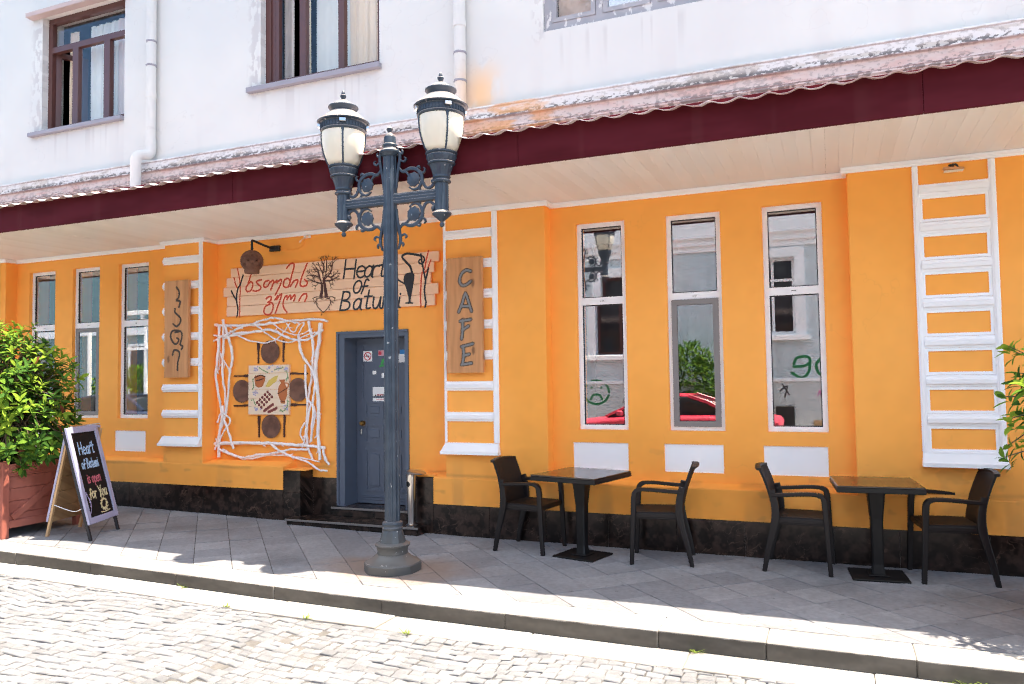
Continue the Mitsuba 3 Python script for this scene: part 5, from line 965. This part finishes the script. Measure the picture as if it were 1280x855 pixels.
def chalk(text, cx, y, h, sx, m, w, slant=.06):
    adv = {'H': .74, 'e': .56, 'a': .60, 'r': .46, 't': .5, 'o': .56, 'f': .50, 'B': .64, 'u': .60, 'm': .70, 'i': .26, 's': .48, 'p': .54, 'n': .56, 'Y': .72, ' ': .34}
    tot = sum(adv[c] for c in text) * h * sx; x = cx - tot / 2; st = []
    for c in text:
        yo = r_.uniform(-.03, .03) * h
        for s in FT.get(c, []): st.append([(x + (a + slant * b) * h * sx, y + yo + b * h) for a, b in s])
        x += adv[c] * h * sx
    aface('chalk_writing', ex(stroke(st, w), .0008), m, n_b + nf * .0004, u_, v_, nf, 'chalked ' + text)
mir = nn @ nf  # u_ runs away from the viewer: text reads near to far
pw = wd - 2 * fw; c0 = wd / 2
chalk('Heart', c0 + .005, .860, .125, .84, 'chalk_blue', .016); chalk('of Batumi', c0 + .008, .715, .100, .70, 'chalk_blue', .013); chalk('is open', c0 + .015, .560, .100, .80, 'chalk_pink', .013); chalk('for You', c0 + .03, .400, .112, .84, 'chalk_cream', .015)
fl = []
for j in range(26): fl.append(Point(fw + .075 + r_.gauss(0, .03), .32 + .05 * r_.gauss(0, 1.1) + (.05 if j % 3 else .16)).buffer(.008 + .006 * r_.random(), quad_segs=2))
fl.append(LineString([(fw + .02, .25), (fw + .06, .30), (fw + .075, .36), (fw + .03, .48)]).buffer(.005)); fl = max((lambda q: getattr(q, 'geoms', [q]))(unary_union(fl)), key=lambda q: q.area)
aface('chalk_drawing', ex(fl, .0008), 'chalk_lilac', n_b + nf * .0004, u_, v_, nf, 'lilac chalk flowers')
cw = []
for j in range(11):
    a = j * .57; cw.append([(c0 + .085 + .075 * math.cos(a) * (1 - j * .05), .315 + .065 * math.sin(a) * (1 - j * .05)), (c0 + .085 + .05 * math.cos(a + 1.0), .315 + .05 * math.sin(a + 1.2)), (c0 + .085 + .075 * math.cos(a + 1.9), .315 + .07 * math.sin(a + 1.9))])
cw.append([(c0 - .01, .242), (c0 + .08, .236), (c0 + .17, .246)]); cw.append([(c0 + .06, .395), (c0 + .08, .42), (c0 + .11, .40)])
aface('chalk_drawing', ex(stroke(cw, .010), .0008), 'chalk_cream', n_b + nf * .0004, u_, v_, nf, 'cream chalk drawing of food')
swirl = [[(c0 + .10 + .022 * math.cos(a) * (1 - a / 9), .955 + .022 * math.sin(a) * (1 - a / 9)) for a in np.arange(0, 7.5, .5)]]
aface('chalk_drawing', ex(stroke(swirl, .007, 2), .0008), 'chalk_blue', n_b + nf * .0004, u_, v_, nf)
n2, f2 = vec(-7.470, -1.640, gz), vec(-7.620, -1.130, gz)
u2 = f2 - n2; w2 = np.linalg.norm(u2); u2 /= w2; nt2 = vec(-7.225, -1.630, 1.155); v2 = nt2 - n2; v2 -= u2 * (v2 @ u2); h2 = np.linalg.norm(v2); v2 /= h2; no2 = np.cross(u2, v2)
if no2[0] > 0: no2 = -no2
for s in (0, w2 - .034): aface('back_leg', bx(s, s + .034, -.002, h2 - .03, -.036, -.012, .003), 'pale_wood', n2, u2, v2, no2)
for s in (0, w2 - fw): aface('back_frame', bx(s, s + fw, lg, h2, -.0105, .016, .004), 'board_frame', n2, u2, v2, no2)
aface('back_frame', bx(.001, .030, lg, h2 - .02, -.0118, -.0108, 0), 'black_paint', n2, u2, v2, no2)
for i in range(6):
    a = lg + (h2 - lg - .02) * i / 6; b_ = lg + (h2 - lg - .02) * (i + 1) / 6
    aface('back_board', bx(fw * .5, w2 - fw * .5, a + .0015, b_ - .0015, -.030, -.0112, .002), 'raw_wood', n2, u2, v2, no2)
hinge = tube([tuple(n_t + vec(-.015, .02, .006)), tuple(n_t + u_ * (wd - .04) + vec(-.015, .02, .006))], .012, 8); put(f'{A}__hinge', hinge, 'steel')
put(f'{A}__string', tube(smoothpath([tuple(n_b + v_ * .33 - nf * .03), tuple((n_b + n2) / 2 + vec(.03, .03, .27)), tuple(n2 + v2 * .34 - no2 * .04)], 6), .004, 5), 'trim')

# ------------------------------------------------------------------ planters and shrubs
def planter(x1, y0, label, gz):
    k = thing('planter', label, 'planter', 'red brown wooden planters'); S = .90; x0, y1 = x1 - S, y0 + S; z0 = gz
    for a in (x0, x1 - .075):
        for b in (y0, y1 - .075): put(f'{k}__post', bx(a, a + .075, b, b + .075, z0, z0 + .775, .006), 'planter')
    def side(o, u, n):
        def pc(nm, m):
            Rm = np.eye(4); Rm[:3, 0], Rm[:3, 1], Rm[:3, 2], Rm[:3, 3] = u, (0, 0, 1), n, o
            if np.linalg.det(Rm[:3, :3]) < 0: m.invert()
            m.apply_transform(Rm); put(f'{k}__{nm}', m, 'planter')
        L_ = S - .15
        for i in range(5): pc('board', bx(.001, L_ - .001, .115 + i * .126, .115 + (i + 1) * .126 - .003, -.055, -.030, .003))
        pc('rail', bx(.001, L_ - .001, .665, .745, -.0295, -.004, .004)); pc('rail', bx(.001, L_ - .001, .10, .175, -.0295, -.004, .004))
        d = math.degrees(math.atan2(.49, L_)); br_ = bx(0, math.hypot(.49, L_) - .10, -.035, .035, -.0295, -.006, .003); rot(br_, d); pc('brace', mv(br_, .04, .20, 0))
    side((x1, y0 + .075, z0), (0, 1, 0), (1, 0, 0)); side((x0 + .075, y0, z0), (1, 0, 0), (0, -1, 0)); side((x0, y0 + .075, z0), (0, 1, 0), (-1, 0, 0)); side((x0 + .075, y1, z0), (1, 0, 0), (0, 1, 0))
    put(f'{k}__soil', bx(x0 + .06, x1 - .06, y0 + .06, y1 - .06, z0 + .15, z0 + .68, 0), 'soil')
    return (x0 + x1) / 2, (y0 + y1) / 2
def leaf_mesh(p, d, up, L_, W_, bend):
    d = d / np.linalg.norm(d); s = np.cross(d, up); s /= np.linalg.norm(s) + 1e-9; n = np.cross(s, d)
    t_ = np.array([0, .22, .55, .82, 1.0]); w_ = np.array([.06, .72, 1.0, .62, .02]) * W_ / 2
    c = p + np.outer(t_ * L_, d) - np.outer(bend * L_ * t_ ** 2, n)
    l = c + np.outer(w_, s) + np.outer(w_ * .28, n); r = c - np.outer(w_, s) + np.outer(w_ * .28, n)
    v = np.vstack([c, l, r]); f = []
    for i in range(4):
        f += [(i, i + 1, 6 + i), (i, 6 + i, 5 + i), (i, 10 + i, 11 + i), (i, 11 + i, i + 1)]
    return trimesh.Trimesh(v, f, process=False)
def shrub(c, rad, label, seed, nsh, keep, cx, extra=(), ztrim=0):
    k = thing('potted_shrub', label, 'shrub', 'glossy leaved shrubs in the planters'); r = np.random.default_rng(seed); c = np.array(c, float); rad = np.array(rad, float)
    shoots = []
    while len(shoots) < nsh:
        d = r.normal(size=3); d /= np.linalg.norm(d)
        if d[2] < -.92: continue
        lump = 1 + .34 * (meshkit.fbm((d * 2.1 + seed)[None], 3)[0] - .5) * 2
        rr = (1 - .55 * r.random() ** 2.2) * lump
        shoots.append((c + d * rad * rr, d, rr / lump))
    for e in extra: shoots.append((np.array(e), (np.array(e) - c) / np.linalg.norm(np.array(e) - c), 1.0))
    lv = []; stems = []
    for p, d, q in shoots:
        ax_ = d * .75 + np.array([0, 0, .75]) + r.normal(0, .22, 3); ax_ /= np.linalg.norm(ax_)
        a0 = np.cross(ax_, [.3, .5, .8]); a0 /= np.linalg.norm(a0); b0 = np.cross(ax_, a0)
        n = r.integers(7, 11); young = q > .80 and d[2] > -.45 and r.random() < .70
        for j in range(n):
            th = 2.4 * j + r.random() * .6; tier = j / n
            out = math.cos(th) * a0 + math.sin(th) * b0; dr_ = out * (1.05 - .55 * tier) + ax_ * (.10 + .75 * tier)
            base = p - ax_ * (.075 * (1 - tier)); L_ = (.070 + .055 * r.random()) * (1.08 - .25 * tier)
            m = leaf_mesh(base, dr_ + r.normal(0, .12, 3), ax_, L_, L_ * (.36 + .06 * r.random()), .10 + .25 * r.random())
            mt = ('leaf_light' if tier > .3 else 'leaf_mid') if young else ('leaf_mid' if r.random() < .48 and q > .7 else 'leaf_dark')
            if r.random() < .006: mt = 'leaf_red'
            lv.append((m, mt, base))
        stems.append(tube(smoothpath([c + np.array([0, 0, -rad[2] * .8]) * (0.4 + .6 * r.random()) + r.normal(0, .05, 3), (c + p) / 2 + r.normal(0, .04, 3), p], 3), np.linspace(.009, .003, 7), 4))
    def score(b):
        s, w = seen(*b); tow = (b - c) @ (CAM - c) / np.linalg.norm(CAM - c)
        return -tow if s else 99
    idx = sorted(range(len(lv)), key=lambda i: score(lv[i][2])); ks = set(idx[:keep]); rest = {}
    for i, (m, mt, b) in enumerate(lv):
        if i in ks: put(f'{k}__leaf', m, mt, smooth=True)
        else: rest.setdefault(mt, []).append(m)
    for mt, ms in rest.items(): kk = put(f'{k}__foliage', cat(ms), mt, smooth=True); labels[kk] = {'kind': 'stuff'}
    put(f'{k}__stems', cat(stems), 'bark')
    put(f'{k}__trunk', tube([(c[0], c[1], cx), (c[0] + .02, c[1], c[2] - .1), (c[0] - .02, c[1] + .02, c[2] + .2)], [.035, .03, .012], 8), 'bark')
px_, py_ = planter(-7.730, -1.895, 'red brown wooden planter with diagonal brace behind the A-board', .055)
shrub((-8.17, -1.58, 1.42), (.80, .62, .82), 'bright green shrub in the planter left of the A-board', 3, 600, 150, .7, [(-7.42, -1.35, 1.80), (-7.36, -1.32, 1.68), (-7.46, -1.4, 1.60)])
px_, py_ = planter(2.12, -1.90, 'red brown wooden planter right of the furthest right chair', 0)
shrub((1.68, -1.45, 1.34), (.66, .58, .70), 'dark green shrub reaching in at the right edge', 11, 250, 60, .7, [(1.01, -1.45, 1.30), (.985, -1.45, 1.44), (1.0, -1.42, 1.13), (1.05, -1.45, 1.54), (.975, -1.44, 1.06)])
# weeds in the gutter joints
for i, (x, y, lb) in enumerate(((-0.84, -2.215, 'small weed at the kerb foot under the left table'), (-3.54, -2.49, 'weed tuft at the gutter edge left of the lamp post'), (-2.70, -2.53, 'weed tuft between the setts right of the lamp post'), (-5.0, -2.215, 'weed at the kerb foot below the lamp shadow'), (-4.28, -2.49, 'pale weed tuft at the gutter edge near the frame'), (.66, -2.215, 'green weed patch at the kerb near the right edge'))):
    r = np.random.default_rng(40 + i); k = thing('weed', lb, 'weed', 'weeds along the kerb'); ms = []
    for j in range(16 if i != 5 else 34):
        a = r.random() * 6.28; d = np.array([math.cos(a), math.sin(a) * .6, .5 + r.random()]); b = np.array([x + r.normal(0, .02 if i != 5 else .06), y + r.normal(0, .006) - .004, -.110 + zg(x)])
        ms.append(leaf_mesh(b, d, np.array([0, 0, 1.0]), (.03 + .045 * r.random()) * .75, .008, .4))
    put(k, cat(ms), 'weed', own=True)

# ------------------------------------------------------------------ across the street (what the panes mirror)
H = thing('opposite_house', 'pale blue grey plastered house across the street with graffiti', 'house')
HY = -11.2
wins = [(-5.45, -4.25, 2.10, 4.05), (-1.75, -0.76, 2.45, 4.25), (1.2, 2.2, 2.3, 4.1), (-9.3, -8.2, 2.2, 4.1)]
put(f'{H}__wall', xz(Polygon([(-12.4, -.3), (5, -.3), (5, 5.0), (-12.4, 5.0)], [[(a, c), (b, c), (b, d), (a, d)] for a, b, c, d in wins]), HY - .35, HY), 'house')
for a, b, c, d in wins:
    w = reserve(f'{H}__window')
    put(f'{w}__surround', xz(sbox(a - .22, c - .02, b + .22, d + .22).difference(sbox(a, c, b, d + .001)), HY + .001, HY + .07), 'house_trim')
    put(f'{w}__sill', bx(a - .30, b + .30, HY + .001, HY + .14, c - .14, c - .021, .01), 'house_trim')
    put(f'{w}__frame', xz(frame_poly(a, b, c, d, .07, [((a + b) / 2 - .03, c, (a + b) / 2 + .03, d), (a, d - .55, b, d - .49)]), HY - .2, HY - .14), 'brown_pvc' if a < -3 else 'house_trim')
    put(f'{w}__glass', bx(a + .02, b - .02, HY - .19, HY - .18, c + .02, d - .02, 0), 'dark_glass')
for z0, z1, o in ((4.50, 4.64, .06), (4.64, 4.80, .14), (4.80, 5.34, .24)): put(f'{H}__cornice', bx(-12.6, 5.2, HY - .3, HY + o, z0 + .001, z1, .01), 'house_trim')
put(f'{H}__plinth_band', bx(-12.4, 5, HY + .001, HY + .03, 1.36, 1.44, .005), 'house_trim')
put(f'{H}__roof', loft([[(-12.8, HY + .35, 5.36), (5.4, HY + .35, 5.36), (5.4, HY - 9, 5.36), (-12.8, HY - 9, 5.36)], [(-12.8, HY + .35, 5.42), (5.4, HY + .35, 5.42), (5.4, HY - 9, 5.42), (-12.8, HY - 9, 5.42)], [(-9, HY - 4, 6.9), (2, HY - 4, 6.9), (2, HY - 4.6, 6.9), (-9, HY - 4.6, 6.9)]]), 'house_roof')
put(f'{H}__side_wall', cat(bx(-12.4, -12.05, HY - 8.6, HY - .36, -.3, 5.02, 0), bx(4.65, 5, HY - 8.6, HY - .36, -.3, 5.02, 0), bx(-12.4, 5, HY - 8.95, HY - 8.61, -.3, 5.02, 0)), 'house')
def spray(strokes, w, m, name='graffiti'):
    p = stroke(strokes, w); mm = ex(p, .002); v = mm.vertices.copy(); mm.vertices = np.c_[v[:, 0], HY + .001 + v[:, 2], v[:, 1]]
    if mm.volume < 0: mm.invert()
    return put(f'{H}__{name}', mm, m)
fx, fz, fr_ = -5.48, 1.16, .33
k = spray([[(fx + fr_ * math.cos(a), fz + fr_ * .9 * math.sin(a)) for a in np.arange(0, 6.4, .5)], [(fx - .15, fz - .18), (fx - .08, fz - .07), (fx + .08, fz - .07), (fx + .15, fz - .18)], [(fx - .13, fz + .11), (fx - .12, fz + .12)], [(fx + .13, fz + .11), (fx + .14, fz + .12)]], .055, 'spray_green'); lab(k, 'green sprayed sad face')
gx, gz_ = -.62, 1.68
spray([[(gx - .22, gz_ + .08), (gx - .14, gz_ + .22), (gx + .08, gz_ + .24), (gx + .13, gz_ + .12), (gx, gz_ + .03), (gx - .22, gz_ + .02)], [(gx + .13, gz_ + .12), (gx + .10, gz_ - .10), (gx - .06, gz_ - .24), (gx - .26, gz_ - .12)], [(gx + .36, gz_ + .2), (gx + .26, gz_ + .05), (gx + .32, gz_ - .15), (gx + .50, gz_ - .2)]], .06, 'spray_green')
spray([[(-.35 + .11 * i, 1.02 + .05 * (i % 2)), (-.30 + .11 * i, 1.15), (-.27 + .11 * i, 1.0)] for i in range(6)], .025, 'spray_pink'); spray([[(-1.15, 1.15), (-1.0, 1.25), (-1.05, 1.0)], [(-1.1, 1.3), (-.95, 1.05)]], .03, 'black_paint')
spray([[(-4.75, .75), (-4.70, 1.0), (-4.66, 1.2)], [(-4.8, .9), (-4.72, 1.1)]], .035, 'inlay')
put(f'{H}__shutter_box', bx(-1.25, -.85, HY + .002, HY + .05, .30, .80, .01), 'black'); put(f'{H}__patch', bx(-.45, .15, HY + .002, HY + .02, .25, .48, .005), 'raw_wood')
H2 = thing('far_house', 'teal plastered house across the street beyond the pale one', 'house')
put(f'{H2}__wall', bx(-34, -13.2, -19, HY - .6, -.3, 6.5, .02), 'house_teal'); put(f'{H2}__roof', bx(-34.3, -12.9, -19.3, HY - .2, 6.5, 6.8, .05), 'house_roof'); put(f'{H2}__band', bx(-34, -13.2, HY - .6, HY - .5, 3.2, 3.45, .01), 'house_trim')
for i in range(6):
    x = -32 + i * 3.2; w = reserve(f'{H2}__window'); put(f'{w}__frame', xz(frame_poly(x, x + 1.2, 1.1, 2.9, .09), HY - .6 + .001, HY - .52), 'house_trim'); put(f'{w}__glass', bx(x + .08, x + 1.12, HY - .599, HY - .57, 1.18, 2.82, 0), 'dark_glass')
def bush(name, label, c, rad, n, seed):
    k = thing(name, label, 'bush'); r = np.random.default_rng(seed); ms = {'leaf_mid': [], 'leaf_dark': []}
    for i in range(n):
        d = r.normal(size=3); d /= np.linalg.norm(d); p = np.array(c) + d * np.array(rad) * (1 - .4 * r.random() ** 2) * (1 + .5 * (meshkit.fbm((d * 2 + seed)[None])[0] - .5))
        for j in range(3):
            m = leaf_mesh(p, d + r.normal(0, .8, 3), np.array([0, 0, 1.0]) + r.normal(0, .3, 3), .11 + .05 * r.random(), .05, .2); ms['leaf_mid' if r.random() < .5 else 'leaf_dark'].append(m)
    for mt, q in ms.items(): kk = put(f'{k}__foliage', cat(q), mt, smooth=True); labels[kk] = {'kind': 'stuff'}
    put(f'{k}__trunk', tube([(c[0], c[1], -.1), (c[0], c[1], c[2])], .05, 8), 'bark')
bush('hedge_bush', 'round leafy bush against the pale house across the street', (-2.62, -10.5, 1.2), (.82, .5, 1.02), 1200, 21)
bush('hedge_bush', 'leafy bush in front of the teal house across the street', (-19.7, -9.9, 1.15), (1.3, .7, 1.0), 1100, 22)
PG = thing('white_pergola', 'white metal pergola frame before the teal house', 'pergola')
for x in (-20.6, -18.9, -14.4): put(f'{PG}__post', bx(x, x + .09, -9.35, -9.26, -.05, 3.6, .006), 'house_trim')
put(f'{PG}__beam', bx(-19.8, -14.1, -9.36, -9.25, 3.601, 3.72, .006), 'house_trim'); put(f'{PG}__beam', bx(-19.8, -14.1, -9.345, -9.265, 2.55, 2.63, .004), 'house_trim')
def car(name, label, x, y, m, z=-.16, lx=1.0, lz=1.0):
    k = thing(name, label, 'car', None)
    def P(n, q, mt, s=False):
        if n not in ('tyre', 'rim'): q.vertices[:, 0] *= lx; q.vertices[:, 2] *= lz
        else: q.vertices[:, 0] += (lx - 1) * np.sign(q.vertices[:, 0].mean()) * 1.275
        put(f'{k}__{n}', mv(q, x, y, z), mt, s)
    def ring(X, w, z0, z1, ro=.10, n=5):
        pts = []
        for sx, sz in ((1, -1), (1, 1), (-1, 1), (-1, -1)):
            cx_, cz_ = sx * (w - ro), (z1 - ro if sz > 0 else z0 + ro); a0 = {(1, -1): -90, (1, 1): 0, (-1, 1): 90, (-1, -1): 180}[(sx, sz)]
            for i in range(n): a = math.radians(a0 + 90 * i / (n - 1)); pts.append((X, cx_ + ro * math.cos(a), cz_ + ro * math.sin(a)))
        return pts
    B_ = [(-2.08, .62, .34, .58), (-2.02, .74, .22, .70), (-1.7, .81, .19, .77), (-1.0, .84, .18, .86), (-.55, .85, .18, .90), (.4, .86, .18, .92), (1.2, .85, .18, .93), (1.75, .82, .20, .90), (2.02, .74, .26, .84), (2.08, .62, .36, .76)]
    body = man(loft([ring(*q) for q in B_])); 
    for wx in (-1.28, 1.27): body = body - m3.Manifold.cylinder(3, .345, .345, 32).rotate((90, 0, 0)).translate((wx, 1.5, .30))
    P('body', trimesh.Trimesh(*(lambda q: (q.vert_properties[:, :3], q.tri_verts))(body.to_mesh())), m, 40)
    P('underbody', bx(-1.9, 1.9, -.60, .60, .2, .5, .02), 'black')
    G = [(-.95, .70, .84, .90), (-.25, .66, .84, 1.28), (.10, .65, .84, 1.345), (.85, .65, .84, 1.33), (1.35, .67, .84, 1.12), (1.62, .70, .84, .93)]
    P('glasshouse', loft([ring(q[0], q[1], q[2], q[3], min(.05, .45 * (q[3] - q[2]))) for q in G]), 'dark_glass', 40)
    def roof(u, v): 
        X = -.28 + 1.16 * u; zz = np.interp(X, [-.3, .1, .85, 1.0], [1.285, 1.352, 1.337, 1.29]); return np.stack([X, -.64 + 1.28 * v, zz - .03 * (2 * v - 1) ** 6], -1)
    P('roof', grid(roof, 10, 10, (0, 0, .022)), m, 40)
    for s in (-1, 1):
        P('pillar', bar([(-.98, s * .70, .90), (-.62, s * .69, 1.09), (-.26, s * .652, 1.29)], .05, .05), m, 40); P('pillar', bar([(.86, s * .652, 1.335), (1.20, s * .672, 1.20), (1.62, s * .70, .93)], .06, .07), m, 40); P('pillar', bar([(.30, s * .695, .90), (.33, s * .662, 1.33)], .05, .06), 'black')
        P('mirror', bx(-.72, -.60, s * .86, s * .98, .92, 1.04, .03), m)
        for wx in (-1.28, 1.27):
            ty = lathe([(.19, -.09), (.30, -.095), (.32, -.07), (.32, .07), (.30, .095), (.19, .09)], 36); rot(ty, 90, (1, 0, 0)); P('tyre', mv(ty, wx, s * .745, .32), 'tyre', 40)
            ri = lathe([(.01, -.06), (.19, -.07), (.20, .0), (.19, .07), (.01, .06)], 30, (0, 0, 0), lambda a: 1 - .0 * a); rot(ri, 90, (1, 0, 0)); P('rim', mv(ri, wx, s * .76, .32), 'steel', 30)
        P('headlight', bx(-2.06, -1.88, s * .44, s * .72, .56, .68, .03), 'lens'); P('tail_light', bx(1.93, 2.06, s * .48, s * .74, .66, .80, .02), 'sticker_red')
    P('bumper', cat(bx(-2.12, -2.0, -.6, .6, .30, .46, .03), bx(2.0, 2.12, -.6, .6, .34, .52, .03)), 'black')
car('parked_car', 'red hatchback parked across the street, mirrored in the windows', -3.25, -8.6, 'car_red', z=-.10, lx=1.10, lz=.94)
car('parked_car', 'dark blue hatchback parked in front of the pergola', -18.9, -8.5, 'car_blue', z=-.10)
street_lamp(-4.64, -7.05, 'twin lantern street lamp across the street, mirrored in the window panes', 0.55)
